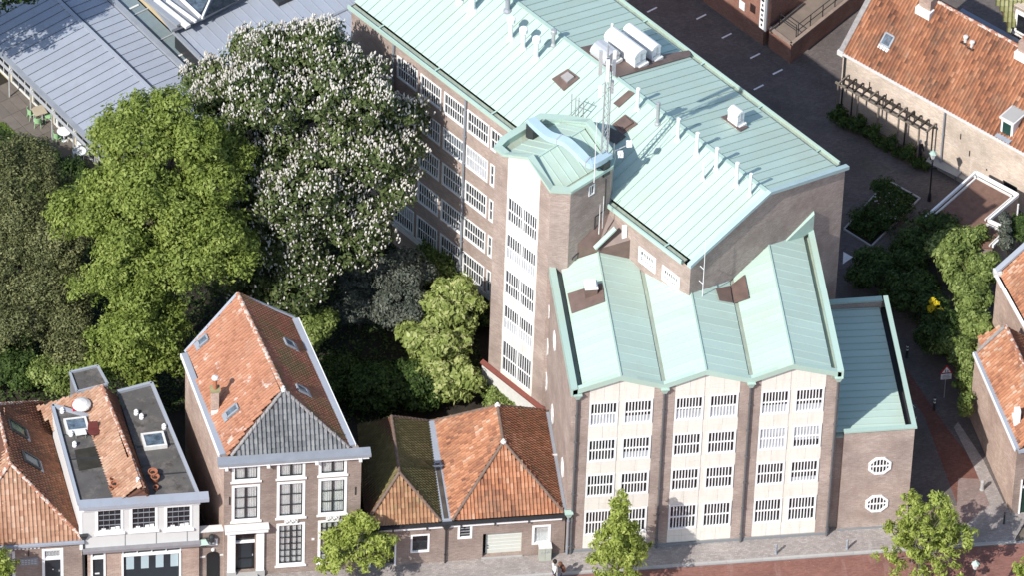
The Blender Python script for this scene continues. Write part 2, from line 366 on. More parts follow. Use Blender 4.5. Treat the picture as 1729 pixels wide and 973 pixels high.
def wall(parent, p0, t, L, z0, z1, holes, mat, name='wall', depth=.12, thick=0):
    """vertical wall from p0 along t, outward normal = t x Z; holes = (s0,s1,za,zb)"""
    t = Vector(t).normalized(); out = t.cross(Z); p0 = Vector(p0); p0 = Vector((p0.x, p0.y, WZ)); m = MB(); z0 = z0-1 if WZ else z0
    ss = sorted({0, L, *[h[0] for h in holes], *[h[1] for h in holes]}); zz = sorted({z0, z1, *[h[2] for h in holes], *[h[3] for h in holes]})
    ss = [s for s in ss if 0 <= s <= L]; zz = [z for z in zz if z0 <= z <= z1]
    pt = lambda s, z, d=0: p0+t*s+Z*z-out*d
    for i in range(len(ss)-1):
        for j in range(len(zz)-1):
            sm, zm = (ss[i]+ss[i+1])/2, (zz[j]+zz[j+1])/2
            if any(h[0] < sm < h[1] and h[2] < zm < h[3] for h in holes): continue
            m.poly([pt(ss[i], zz[j]), pt(ss[i+1], zz[j]), pt(ss[i+1], zz[j+1]), pt(ss[i], zz[j+1])])
    for h in holes:
        dp = h[4] if len(h) > 4 else depth; c = [(h[0], h[2]), (h[1], h[2]), (h[1], h[3]), (h[0], h[3])]
        for k in range(4):
            a, b = c[k], c[(k+1) % 4]; m.poly([pt(*b), pt(*a), pt(*a, dp), pt(*b, dp)])
    return m.build(name, mat, parent)
WT = {}
def ring(m, x0, x1, z0, z1, f, y0, y1, fb=None):
    fb = fb or f
    m.bx(x0, x0+f, y0, y1, z0, z1); m.bx(x1-f, x1, y0, y1, z0, z1)
    m.bx(x0+f, x1-f, y0, y1, z1-f, z1); m.bx(x0+f, x1-f, y0, y1, z0, z0+fb)
def window(parent, M, w, h, cols, rows, f=.09, bar=.06, hbar=None, pane=m_glass, mat=m_white, barmat=None, mid=0, curtain=None, blind=None, sill=0, name='window', fy=(-.03, .11), splits=None, label=None):
    """M = matrix whose origin is the lower left corner on the wall face; local x along, y inward, z up"""
    barmat = barmat or mat; hbar = hbar or bar
    key = (round(w, 2), round(h, 2), cols, rows, f, bar, hbar, pane.name, mat.name, barmat.name, mid, curtain, blind, sill, fy, splits)
    if key not in WT:
        m = MB(); ring(m, 0, w, 0, h, f, *fy)
        if sill: m.bx(-.08, w+.08, fy[0]-sill, fy[0]-.002, -.10, .02)
        b = MB(); iw, ih = w-2*f, h-2*f
        for i in range(1, cols):
            x = f+iw*i/cols; bw = (mid or bar) if (mid and i == cols//2) else bar
            b.bx(x-bw/2, x+bw/2, .012, .05, f, h-f)
        zs = splits or [j/rows for j in range(1, rows)]
        for q in zs: z = f+ih*q; b.bx(f, w-f, .006, .044, z-hbar/2, z+hbar/2)
        pm = MB(); pm.bx(f-.01, w-f+.01, .06, .07, f-.01, h-f+.01)
        ex = []
        if curtain:
            c = MB(); nn = 40
            for i in range(nn):
                xa, xb = f+iw*i/nn, f+iw*(i+1)/nn; ya, yb = [.095+.02*math.sin(q*2.1+.7*math.sin(q*.7)) for q in (i, i+1)]
                gap = curtain == 'gap' and abs((i+.5)/nn-.5) < .06
                if not gap: c.poly([(xa, ya, f), (xb, yb, f), (xb, yb, h-f), (xa, ya, h-f)])
            c.poly([(0, .3, 0), (w, .3, 0), (w, .3, h), (0, .3, h)]) if False else None
            ex.append(('curtain', c.mesh('curtain', m_curtain)))
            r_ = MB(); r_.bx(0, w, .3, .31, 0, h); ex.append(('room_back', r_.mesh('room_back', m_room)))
        if blind:
            c = MB(); c.bx(f, w-f, .052, .058, f+ih*blind[0], f+ih*blind[1]); ex.append(('blind', c.mesh('blind', m_blind)))
        WT[key] = (m.mesh('window', mat), b.mesh('glazing_bars', barmat) if b.f else None, pm.mesh('pane', m_clear if curtain else pane), ex)
    fm, bm_, pm, ex = WT[key]
    o = place(fm, name, parent, M, label)
    for nm, me in [('glazing_bars', bm_), ('pane', pm)]+ex:
        if me: c = bpy.data.objects.new(nm, me); link(c, o)
    return o
def gutter(parent, a, b, mat, w=.16, h=.12, name='gutter'):
    return MB().beam(a, b, w, h).build(name, mat, parent)
def downpipe(parent, x, y, z0, z1, mat, r=.055, name='downpipe', hop=None):
    m = MB(); m.tube((x, y, z0), (x, y, z1), r, r, 8)
    for z in np.arange(z0+.6, z1, 2.): m.tube((x, y, z), (x, y, z+.07), r*1.5, r*1.5, 8)
    o = m.build(name, mat, parent)
    if hop:
        h = MB(); h.prism([Vector((x+a, y+b, z1-.05)) for a, b in ((-.09, -.09), (.09, -.09), (.09, .09), (-.09, .09))], [Vector((x+a, y+b, z1+.28)) for a, b in ((-.2, -.17), (.2, -.17), (.2, .12), (-.2, .12))])
        h.bx(x-.23, x+.23, y-.2, y+.13, z1+.28, z1+.34); h.build('rain_head', hop, o)
    return o
# ================================================================== GROUND
def sheet(name, pts, z, mat, t=0):
    m = MB(); pts = [Vector((p[0], p[1], z)) for p in pts]
    if (pts[1]-pts[0]).cross(pts[2]-pts[0]).z < 0: pts = pts[::-1]
    if t: m.slab(pts, t)
    else: m.poly(pts)
    return tag(m.build(name, mat, org=(pts[0].x, pts[0].y, z)), kind='structure')
m_soil = plain('dark_soil', (.035, .030, .022), .95, var=.4, sc=1.5, bump=.4)
m_pave = brick('grey_pink_pavers', (.30, .265, .25), (.44, .40, .375), (.27, .245, .23), .21, .105, .010, stain=(.55, .51, .47), samt=.6, patch=.45)
m_street = brick('red_street_clinkers', (.22, .10, .08), (.31, .155, .125), (.2, .13, .11), .21, .07, .006, stain=(.42, .31, .28), samt=.75, patch=.3)
m_alley = brick('dark_alley_clinkers', (.125, .105, .10), (.175, .15, .14), (.12, .11, .105), .2, .1, .008, stain=(.17, .15, .14), samt=.4, patch=.35)
m_alleyred = brick('alley_red_clinkers', (.16, .065, .05), (.21, .10, .075), (.12, .09, .08), .2, .1, .008, samt=.1)
m_deck = plain('terrace_flags', (.17, .145, .125), .9, var=.3, sc=.6)
m_kerb = plain('kerb_stone', (.42, .41, .39), .85, var=.15, sc=3, orand=.15)
m_kerbdark = plain('gutter_stone', (.24, .25, .26), .85, var=.15, sc=3, orand=.15)
m_grass = attr_mat('grass', [(0, (.05, .08, .015)), (1, (.12, .17, .035))], .9)
m_line = plain('road_paint', (.80, .79, .77), .8, var=.15, sc=6)
m_yard = brick('yard_clinkers', (.15, .13, .105), (.21, .18, .15), (.14, .12, .1), .2, .1, .008, stain=(.16, .17, .07), samt=.4)
sheet('ground', [(-500, -500), (500, -500), (500, 700), (-500, 700)], -.14, m_yard)
sheet('street', [(-120, -80), (120, -80), (120, -22.35), (-120, -22.35)], -.11, m_street)
sheet('pavement', [(-120, -22.2), (24.9, -22.2), (26, -20.4), (60, -20.4), (60, -19.5), (19.2, -19.4), (-120, -19.4)], .0, m_pave, .12)
sheet('alley', [(14, -19.4), (19.2, -19.4), (60, -19.4), (60, 60), (2, 60), (2, 20)], -.004, m_alley, .1)
sheet('alley_red_lane', [(22.25, -19.4), (24.5, -19.4), (24.1, -17.3), (22.5, -13.0), (21.1, -8.5), (19.5, -5.5), (18.4, -5.2), (20.2, -8.7), (21.5, -12.2)], .000, m_alleyred)
sheet('alley_pavement', [(22.25, -21.9), (25.1, -20.9), (24.2, -15.9), (23.3, -12.9), (23.0, -13.3), (23.6, -16.4), (24.0, -19.4), (22.3, -19.4)], .004, m_pave)
sheet('alley_mouth', [(19.25, -20.6), (22.3, -20.9), (24.0, -19.4), (23.75, -17.4), (22.6, -17.2), (22.2, -19.3), (19.25, -19.3)], .008, brick('pinkish_clinkers', (.24, .17, .15), (.31, .235, .21), (.22, .18, .165), .2, .1, .008, samt=.3))
sheet('garden_soil', [(-60, -19.4), (16, -19.4), (10, 4), (-6, 8), (-22, 40), (-60, 40)], -.05, m_soil)
sheet('terrace', [P(-60, 190), P(60, 120), P(190, 240), P(240, 360), P(60, 300), P(-60, 215)], .0, m_deck, .08)
# terrace flags as real slabs
m_flag = plain('terrace_flag', (.175, .15, .13), .9, var=.25, sc=1.2, orand=.3)
tk = sheet('terrace_base', [P(-60, 190)-Z*.01, P(60, 120), P(190, 240), P(240, 360)], .003, m_deck)
e1 = (P(60, 262)-P(0, 200)).normalized(); e2 = Z.cross(e1); o0 = P(60, 262)
MBf = MB(); MBf.bx(.01, 1.19, .01, .59, .0, .03); me_flag = MBf.mesh('paving_flag', m_flag)
for i in range(-5, 5):
    for j in range(0, 8):
        p = o0+e1*i*1.2+e2*(j*.6+.1)
        place(me_flag, 'paving_flag', tk, axes(e1, e2, Z, Vector((p.x, p.y, .004+.004*random.random()))))
lawn = sheet('lawn', [P(-40, 205), P(8, 207), P(70, 262), P(60, 330), P(-60, 330)], .02, plain('lawn_green', (.09, .13, .03), .95, var=.35, sc=4, bump=.6), .05)
# kerb: light stones above a grey gutter course, each stone its own part
kerb = sheet('kerb', [(-40, -22.38), (26, -22.38), (26, -22.2), (-40, -22.2)], -.09, m_kerbdark, .05)
ks = MB().bx(.005, .995, 0, .15, 0, .125).mesh('kerb_stone', m_kerb)
for i in range(-15, 25): place(ks, 'kerb_stone', kerb, axes(Vector((1, 0, 0)), Vector((0, 1, 0)), Z, Vector((i, -22.35-.0, -.11))))
# road marks of the lane behind the school
dash = MB()
for (x, y) in ((1101, 16), (1184, 28), (1227, 60), (1275, 94), (1313, 121), (1281, 147)):
    c = P(x, y); a = Vector((.86, .5, 0)); b = Z.cross(a); k = MB()
    k.box((c.x, c.y, .006), a*.36, b*.055, (0, 0, .003)); k.build('lane_dash', m_line, kerb) if False else tag(k.build('lane_dash', m_line), kind='structure')
t3 = MB(); a, b, c = P(1424, 425), P(1440, 434), P(1423, 446)
t3.poly([Vector((q.x, q.y, .006)) for q in (a, b, c)]); tag(t3.build('painted_triangle', m_line), kind='structure')
for (x0, y0, x1, y1) in ((1531, 682, 1545, 690), (1545, 690, 1536, 681), (1533, 713, 1547, 705), (1547, 705, 1541, 716)):
    k = MB(); p, q = P(x0, y0), P(x1, y1); k.beam(Vector((p.x, p.y, .012)), Vector((q.x, q.y, .012)), .1, .006); tag(k.build('painted_line', m_line), kind='structure')
# ================================================================== SCHOOL
S = thing('school_building', 'big brown brick building with pale green copper roofs, a stair tower and three gabled bays', 'building', (7.5, -14, 0))
X_, Y_ = Vector((1, 0, 0)), Vector((0, 1, 0))
wd = lambda a, b: (a, b)
# ---- wing, left (street-garden) face
WZ = SH.z
uw0, uw1, wl, wr, ze, zr, wm = -11.35, 16.0, -2.2, 9.35, 14.9, 16.75, 3.5
cols_u = [(-7.52, -5.82), (-5.60, -3.88), (-3.66, -1.94), (-1.76, .03)]
rows_z = [(12.22, 13.86), (9.53, 11.18), (6.83, 8.50), (4.10, 5.72), (1.25, 3.05)]
holes = []; wins = []
for r_, (za, zb) in enumerate(rows_z):
    for c_, (a, b) in enumerate(cols_u): holes.append((a-uw0, b-uw0, za, zb)); wins.append((a, b, za, zb, r_, c_))
holes.append((.15-uw0, 1.95-uw0, 12.22, 13.86)); wins.append((.15, 1.95, 12.22, 13.86, 0, 4))
for (za, zb) in rows_z[1:]: holes.append((.21-uw0, .58-uw0, za+.02, zb)); wins.append((.21, .58, za+.02, zb, 9, 9))
att = [(12.02, 13.37, 12.34, 13.48), (13.87, 15.25, 12.33, 13.42)]
for a, b, za, zb in att: holes.append((a-uw0, b-uw0, za, zb))
wall(S, G(uw0, wl), U, uw1-uw0, -.1, 14.72, holes, m_brick)
for a, b, za, zb, r_, c_ in wins:
    M = frame(U, W, G(a, wl, za))
    if r_ == 9: window(S, M, b-a, zb-za, 1, 2, f=.10, bar=.05)
    elif r_ == 1: window(S, M, b-a, zb-za, 8, 2, f=.09, bar=.035, hbar=.05, pane=m_glassblue, blind=(0, 1) if c_ == 3 else None)
    else: window(S, M, b-a, zb-za, 8, 2, f=.11, bar=.045, hbar=.065, splits=(.48,), blind=(.5, 1.) if (r_, c_) in ((4, 0), (3, 0)) else None)
for a, b, za, zb in att: window(S, frame(U, W, G(a, wl, za)), b-a, zb-za, 7, 2, f=.2, bar=.055, blind=(.1, .5))
wall(S, G(uw1, wl), W, wr-wl, -.1, 14.72, [], m_brick)
MB().poly([G(uw1, wl, 14.72), G(uw1, wr, 14.72), G(uw1, wr, 14.9), G(uw1, wm, 16.6), G(uw1, wl, 14.9)]).build('gable', m_brick, S)
wall(S, G(uw1, wr), -U, uw1-uw0, -.1, 14.72, [], m_brick); wall(S, G(uw0, wr), -W, wr-wl, -.1, 14.9, [], m_brick)
# white plinth under the lowest windows and drain pipes
MB().box((G((-8+.6)/2, wl-.03, 1.0)), U*4.3, W*.03, Z*.18).build('plinth_band', m_whitedull, S)
for u in (-7.75, -1.85):
    p = G(u, wl-.09); downpipe(S, p.x, p.y, 0, 15.35, m_lead, .07)
# ---- wing roof
we = -1.93
LS = [G(uw0-.1, we, 14.98), G(uw1+.05, we, 14.98), G(uw1+.05, wm, zr), G(uw0-.1, wm, zr)]
RS = [G(uw1+.05, 9.05, 14.98), G(uw0-.1, 9.05, 14.98), G(uw0-.1, wm, zr), G(uw1+.05, wm, zr)]
seam_roof(S, LS, U, .56, m_copper); seam_roof(S, RS, U, .56, m_copper2)
MB().beam(G(uw0, wm, zr+.02), G(uw1, wm, zr+.02), .22, .06).build('ridge_capping', m_copper_trim, S)
for (wa, wb, lip) in ((-2.32, -1.93, -2.36), (9.05, 9.42, 9.46)):
    g = MB(); g.prism([G(uw0-.1, wa, 14.70), G(uw1-.55, wa, 14.70), G(uw1-.55, wb, 14.70), G(uw0-.1, wb, 14.70)], [G(uw0-.1, wa, 14.80), G(uw1-.55, wa, 14.80), G(uw1-.55, wb, 14.80), G(uw0-.1, wb, 14.80)])
    go = g.build('box_gutter', m_copper_dirty, S)
    MB().beam(G(uw0-.12, lip, 14.84), G(uw1-.55, lip, 14.84), .10, .26).build('gutter_lip', m_copper_trim, S)
    for u in np.arange(-9, 15, 4.6): MB().beam(G(u, wa, 14.9), G(u, wb+.02, 14.9), .10, .05).build('gutter_strap', m_copper_trim, S)
for a, b in ((wl-.16, wm), (wr+.16, wm)):                          # gable coping
    MB().prism([G(uw1-.12, a, 14.86), G(uw1+.16, a, 14.86), G(uw1+.16, b, zr-.05), G(uw1-.12, b, zr-.05)], [G(uw1-.12, a, 15.10), G(uw1+.16, a, 15.10), G(uw1+.16, b, zr+.16), G(uw1-.12, b, zr+.16)]).build('gable_coping', plain('bluish_copper_coping%d' % (a > 0), (.40, .52, .52), .5, var=.12, sc=1.5, spec=.4), S)
def on(x, y): # which slope a roof pixel lies on
    p = SL(x, y, LS); return (p, LS) if (p-SH).dot(W) < wm else (SL(x, y, RS), RS)
def patch(pts, poly, mat, name, t=.04, lift=.085, parent=S):
    n = pn(poly); q = [SL(x, y, poly)+n*lift for x, y in pts]
    return MB().slab(q, t).build(name, mat, parent)
patch([(932, 134), (959, 117), (979, 132), (952, 154)], LS, m_bare, 'hatch_flashing_and_shadow')
h = patch([(948, 133), (960, 125), (971, 133), (959, 143)], LS, plain('roof_dome', (.34, .32, .31), .3, var=.15, spec=.5), 'roof_hatch', .3, .28)
patch([(1036, 175), (1062, 153), (1072, 158), (1045, 182)], LS, m_bare, 'hatch_flashing_and_shadow')
patch([(1034, 211), (1056, 194), (1077, 210), (1050, 228)], LS, m_bare, 'hatch_flashing_and_shadow')
patch([(1040, 211), (1056, 199), (1070, 210), (1052, 222)], LS, m_bare, 'roof_hatch', .2, .22)
patch([(1024, 224), (1031, 216), (1050, 226), (1057, 231), (1040, 244), (1026, 236)], LS, m_bitumen, 'hatch_flashing_and_shadow')  # dark sheet painted in as the shadow beside the hatch
patch([(980, 81), (1004, 76), (1040, 106), (1165, 86), (1166, 96), (1041, 132), (1020, 113)], RS, m_bare, 'flashing_strip')
patch([(1217, 199), (1231, 193), (1263, 216), (1249, 223)], RS, m_bare, 'flashing_strip')
# ---- ventilation units
def barrel(px, py, L, wd_, h0, mat, ax=U, end=None):
    """round-topped vent hood lying along ax; px,py = pixel of its foot centre"""
    p, poly = on(px, py); t = Z.cross(ax); z0 = p.z; m = MB(); k = 8
    m.box(p+Z*(h0/2-.1), ax*L/2, t*wd_/2*.86, Z*(h0/2+.15))
    pr = [(math.cos(math.pi*i/k)*wd_/2, math.sin(math.pi*i/k)*wd_*.42) for i in range(k+1)]
    m.prism([p-ax*L/2+t*a+Z*(h0+b) for a, b in pr], [p+ax*L/2+t*a+Z*(h0+b) for a, b in pr])
    o = m.build('ventilation_unit', mat, S)
    MB().box(p+Z*.06, ax*(L/2+.12), t*(wd_/2+.08), Z*.09).build('unit_base', m_whitedull, o)
    for s_ in (-1, 1):
        MB().box(p+ax*s_*(L/2+.012)+Z*(h0*.52), ax*.01, t*wd_*.36, Z*.02).build('unit_joint', m_steel, o)
        MB().box(p+ax*s_*(L/2+.012)+Z*(h0*.9), ax*.01, t*.02, Z*h0*.3).build('unit_joint', m_steel, o)
    return o
barrel(1055, 94, 2.45, .95, .85, m_white); barrel(1083, 84, 2.35, .72, .85, m_white)
barrel(1021, 99, 1.25, 1.15, .45, m_alu); barrel(1242, 208, .75, .6, .85, m_white)
# ---- roof vents
def vent(px, py, H, r, cap=0, mat=m_white, cone=True):
    p, poly = on(px, py); pf = [(r*1.7, -.2), (r*1.7, .06), (r*1.05, .16), (r, .2), (r, H)]
    if cap: pf = pf[:-1]+[(r, H-.35), (r*cap, H-.3), (r*cap, H-.04), (r*cap*.8, H), (0, H+.02)]
    else: pf += [(r*1.15, H), (r*1.15, H+.08), (0, H+.1)]
    return MB().lathe(p, pf, 12).build('roof_vent', mat, S, smooth=False)
for x, y, H, r, c, mt in ((776, 3, 1.6, .14, 1.7, m_white), (797, 17, 1.7, .18, 1.6, m_white), (857, 18, 1.6, .14, 1.5, m_lead), (862, 65, 1.55, .125, 1.9, m_white), (883, 82, 1.55, .125, 1.9, m_white), (905, 98, 1.55, .125, 1.9, m_white), (934, 76, 1.15, .10, 1.7, m_steel),
    (1076, 184, 1.45, .10, 0, m_white), (1110, 209, 1.5, .10, 0, m_steel), (1144, 236, 1.5, .10, 0, m_white), (1176, 260, 1.5, .10, 0, m_white), (1209, 286, 1.5, .10, 0, m_white), (1187, 303, 1.15, .07, 0, m_white), (1243, 313, 1.6, .10, 0, m_white), (1266, 329, 1.5, .08, 0, m_white), (1033, 60, .9, .05, 1.6, m_white)): vent(x, y, H, r, c, mt)
# thin aerial rails behind the tower
rl = MB()
for i, (x, y) in enumerate(((964, 197), (971, 198), (976, 203), (984, 205))):
    p = SL(x, y, LS); rl.tube(p, p+Z*(1.45 if i % 2 else 1.7), .025, .025, 5)
a, b = SL(964, 197, LS), SL(984, 205, LS); rl.tube(a+Z*.9, b+Z*.9, .02, .02, 5); rl.tube(a+Z*1.4, b+Z*1.4, .02, .02, 5); rl.build('aerial_rack', m_steel, S)
# ---- tower
zt, za_ = 17.62, 18.78
FP_ = [(4.5, -5.95), (8.85, -5.95), (9.62, -5.2), (9.62, -2.25), (9.1, -1.55), (5.1, -1.55), (4.2, -2.4), (4.2, -5.15)]
def seg(a, b, z0, z1, mat, holes=(), name='wall'):
    p, q = G(*a), G(*b); return wall(S, p, q-p, (q-p).length, z0, z1, list(holes), mat, name)
strip = [(13.05, 14.95), (10.25, 12.21), (7.55, 9.50), (4.83, 6.80), (1.62, 4.04)]
seg((4.5, -5.95), (5.5, -5.95), -.1, 17.4, m_brick); seg((8.02, -5.95), (8.85, -5.95), -.1, 17.4, m_brick)
seg((5.5, -5.95), (8.02, -5.95), -.1, 17.4, m_cream, [(.1, 2.45, a, b) for a, b in strip], 'stone_panel_strip')
for a, b in strip: window(S, frame(U, W, G(5.6, -5.95, a)), 2.35, b-a, 12, 2, f=.07, bar=.055, hbar=.09, mid=.15, splits=(.46,), blind=(0, .42) if b in (12.21, 6.80) else None)
zt_u = lambda u: zt+max(0, 1-abs(u-7.1)/1.95)*(za_-zt)
for a, b, mt in ((4.5, 5.5, m_brick), (5.5, 8.02, m_cream), (8.02, 8.85, m_brick)):
    us = sorted({a, b, *[x for x in (5.15, 7.1) if a < x < b]})
    MB().poly([G(a, -5.95, 17.4), G(b, -5.95, 17.4)]+[G(x, -5.95, zt_u(x)) for x in us[::-1]]).build('gable', mt, S)
me_sl = {}
for i, (zz0, zz1) in enumerate(((15.05, 15.7), (15.72, 16.4), (16.42, 17.1), (17.12, 17.6), (12.24, 13.02), (9.53, 10.22), (6.83, 7.52), (4.07, 4.8), (.3, 1.58))):
    for j in range(3):
        MB().box(G(5.5+.42+.84*j, -5.96, (zz0+zz1)/2), U*.41, W*.012, Z*(zz1-zz0)/2).build('stone_panel', m_cream, S)
for i in range(1, 8):
    a, b = FP_[i], FP_[(i+1) % 8]
    hs = [(1.35, 1.78, 16.45, 17.2)] if i == 2 else []
    seg(a, b, -.1 if i in (1, 2, 7) else 10, zt, m_brick, hs)
window(S, frame(W, -U, G(9.62, -3.85, 16.45)), .43, .75, 2, 1, f=.07, bar=.04)
MB().poly([G(9.1, -1.55, zt), G(5.1, -1.55, zt), G(7.1, -1.55, za_)]).build('gable', m_brick, S)
CO = [(4.42, -6.06, zt), (5.15, -6.07, zt), (7.1, -6.07, za_), (8.93, -6.07, zt), (9.74, -5.28, zt), (9.74, -2.2, zt), (9.15, -1.42, zt), (7.1, -1.42, za_), (5.05, -1.42, zt), (4.08, -2.35, zt), (4.08, -5.2, zt)]
CI = [(4.62, -5.62, zt), (5.25, -5.66, zt), (7.1, -5.66, za_), (8.72, -5.66, zt), (9.36, -5.08, zt), (9.36, -2.42, zt), (8.95, -1.82, zt), (7.1, -1.82, za_), (5.25, -1.82, zt), (4.5, -2.55, zt), (4.5, -5.05, zt)]
for i in range(11):
    j = (i+1) % 11
    q = [CO[i], CO[j], CI[j], CI[i]]
    MB().prism([G(*x[:2], x[2]-.02) for x in q], [G(*x[:2], x[2]+.16) for x in q]).build('tower_coping', m_copper_trim, S)
    MB().poly([G(*CI[i][:2], CI[i][2]-.8), G(*CI[j][:2], CI[j][2]-.8), G(*CI[j][:2], CI[j][2]), G(*CI[i][:2], CI[i][2])]).build('coping_upstand', m_copper_trim, S)
TL = [G(4.95, -5.6, 17.42), G(4.95, -1.9, 17.42), G(7.1, -1.9, 18.5), G(7.1, -5.6, 18.5)]
TR = [G(8.98, -1.9, 17.42), G(8.98, -5.6, 17.42), G(7.1, -5.6, 18.5), G(7.1, -1.9, 18.5)]
seam_roof(S, TL, W, .55, m_copper2); seam_roof(S, TR, W, .55, m_copper2)
MB().beam(G(7.1, -5.6, 18.52), G(7.1, -1.9, 18.52), .1, .05).build('ridge_capping', m_copper_trim, S)
MB().prism([G(*x[:2], 17.1) for x in CI if x[2] < 18], [G(*x[:2], 17.38) for x in CI if x[2] < 18]).build('tower_gutter_floor', m_copper_dirty, S)
# pale duct over the tower roof
dp = [(896, 206, 18.3), (925, 232, 18.7), (955, 243, 18.95), (977, 262, 18.75), (992, 277, 18.55), (1004, 278, 18.45), (1028, 264, 18.2)]
pts0 = [P(q[0], q[1], q[2]+SH.z) for q in dp]; pts = []
for i in range(len(pts0)-1):
    A, Bp, Cc, D = pts0[max(0, i-1)], pts0[i], pts0[i+1], pts0[min(len(pts0)-1, i+2)]
    for q in range(5): f = q/5; pts.append(.5*((2*Bp)+(Cc-A)*f+(2*A-5*Bp+4*Cc-D)*f*f+(3*Bp-A-3*Cc+D)*f**3))
pts.append(pts0[-1])
dm = MB(); hw = .25
def offs(i):
    a = pts[max(0, i-1)]; b = pts[min(len(pts)-1, i+1)]; dd = (b-a); s_ = Z.cross(dd); s_.z = 0; s_.normalize(); return s_
rings = [[pts[i]+offs(i)*hw+Z*.0, pts[i]-offs(i)*hw+Z*.0, pts[i]-offs(i)*hw+Z*.34, pts[i]+offs(i)*hw+Z*.34] for i in range(len(pts))]
for i in range(len(rings)-1): dm.prism(rings[i], rings[i+1], cap=(i in (0, len(rings)-2)))
du = dm.build('ventilation_duct', m_duct, S)
for q in (pts[1], pts[-3]): MB().box(q-Z*.5, U*.28, W*.24, Z*.5).build('duct_foot', m_dark, du)
for i in (8, 20):
    MB().beam(pts[i]+offs(i)*(hw+.02)+Z*.17, pts[i]-offs(i)*(hw+.02)+Z*.17, .06, .40).build('duct_joint', m_alu, du)
# lattice mast with antennas
mb = P(1018, 268, 18.95); mt_ = mb+Z*8.3; ml = MB()
for k in range(3):
    a = 2*math.pi*k/3; o_ = Vector((math.cos(a), math.sin(a), 0))
    ml.tube(mb+o_*.2, mt_+o_*.12-Z*1.6, .028, .022, 6)
    for s_ in range(15):
        a2 = 2*math.pi*(k+1+(s_ % 2)*0)/3; o2 = Vector((math.cos(a2), math.sin(a2), 0)); f0, f1 = s_/15, (s_+1)/15
        ml.tube(mb+(o_*.2)+Z*6.7*f0+o_*(-.08*f0), mb+o2*.2+Z*6.7*f1+o2*(-.08*f1), .016, .016, 4)
ml.tube(mt_-Z*2.2, mt_, .05, .05, 8)
mast = ml.build('lattice_mast', m_steel, S)
ladder = MB()
for s_ in range(24): ladder.tube(mb+Vector((.25, -.12, .3+s_*.27)), mb+Vector((.25, .12, .3+s_*.27)), .015, .015, 4)
ladder.tube(mb+Vector((.25, -.12, 0)), mb+Vector((.25, -.12, 6.6)), .02, .02, 4); ladder.tube(mb+Vector((.25, .12, 0)), mb+Vector((.25, .12, 6.6)), .02, .02, 4)
ladder.build('mast_ladder', m_steel, mast)
for k, (dz, h_) in enumerate(((-2.3, 1.7), (-2.3, 1.7), (-2.2, 1.6), (-3.6, .9), (-3.9, .8), (-1.4, .8))):
    a = k*2.1+.4; o_ = Vector((math.cos(a), math.sin(a), 0))*(.42 if k < 3 else .36)
    an = MB(); an.box(mt_+o_+Z*(dz+h_/2), (.09, 0, 0), (0, .07, 0), (0, 0, h_/2)); an.build('panel_antenna', m_white if k % 2 == 0 else m_alu, mast)
    MB().tube(mt_+o_*.2+Z*(dz+h_/2), mt_+o_+Z*(dz+h_/2), .025, .025, 5).build('antenna_bracket', m_steel, mast)
# flood lights and thin whips at the tower corner
fl = P(1036, 262, 18.75); f_ = MB(); f_.tube(fl-Z*1.2, fl+Z*.9, .04, .04, 6); f_.tube(fl+Z*.3, fl+Vector((.85, .2, .55)), .03, .03, 6); fo = f_.build('lamp_bracket', m_steel, S)
for v in (Vector((.85, .2, .6)), Vector((.35, -.1, .15))): MB().box(fl+v, (.15, 0, 0), (0, .10, 0), (0, .03, .15)).build('floodlight', m_white, fo)
for (x, y, z, H) in ((1003, 308, 18.45, 5.0), (1011, 395, 14.7, 2.2), (1017, 385, 14.9, 2.4), (1186, 500, 13.3, 4.2)):
    p = P(x, y, z); w_ = MB(); w_.tube(p, p+Z*H, .025, .015, 5)
    if H == 4.2:
        for q in (.9, 2.0): w_.tube(p+Z*q, p+Vector((-.22, 0, q+.28)), .03, .03, 5)
    w_.build('aerial_whip', m_white, S)
cb = MB(); q = [G(9.66, -4.9, 12.4), G(9.66, -4.85, 12.5), G(9.66, -3.3, 13.1), G(9.66, -3.3, 14.6), G(9.66, -2.6, 14.7), G(9.66, -2.6, 17)]
for a, b in zip(q[:-1], q[1:]): cb.tube(a, b, .03, .03, 5)
cb.build('wall_cable', m_dark, S)
# low wall with red-brown coping at the tower foot
m = MB(); m.prism([G(4.2, -6.15, -1.), G(9.6, -6.15, -1.), G(9.6, -5.98, -1.), G(4.2, -5.98, -1.)], [G(4.2, -6.15, 1.15), G(9.6, -6.15, 1.15), G(9.6, -5.98, 1.15), G(4.2, -5.98, 1.15)]); pw = m.build('plinth_wall', m_whitedull, S)
MB().prism([G(4.1, -6.22, 1.16), G(9.6, -6.22, 1.16), G(9.6, -5.98, 1.16), G(4.1, -5.98, 1.16)], [G(4.1, -6.22, 1.24), G(9.6, -6.22, 1.24), G(9.6, -5.98, 1.34), G(4.1, -5.98, 1.34)]).build('plinth_coping', m_redstrip, S)
WZ = 0.
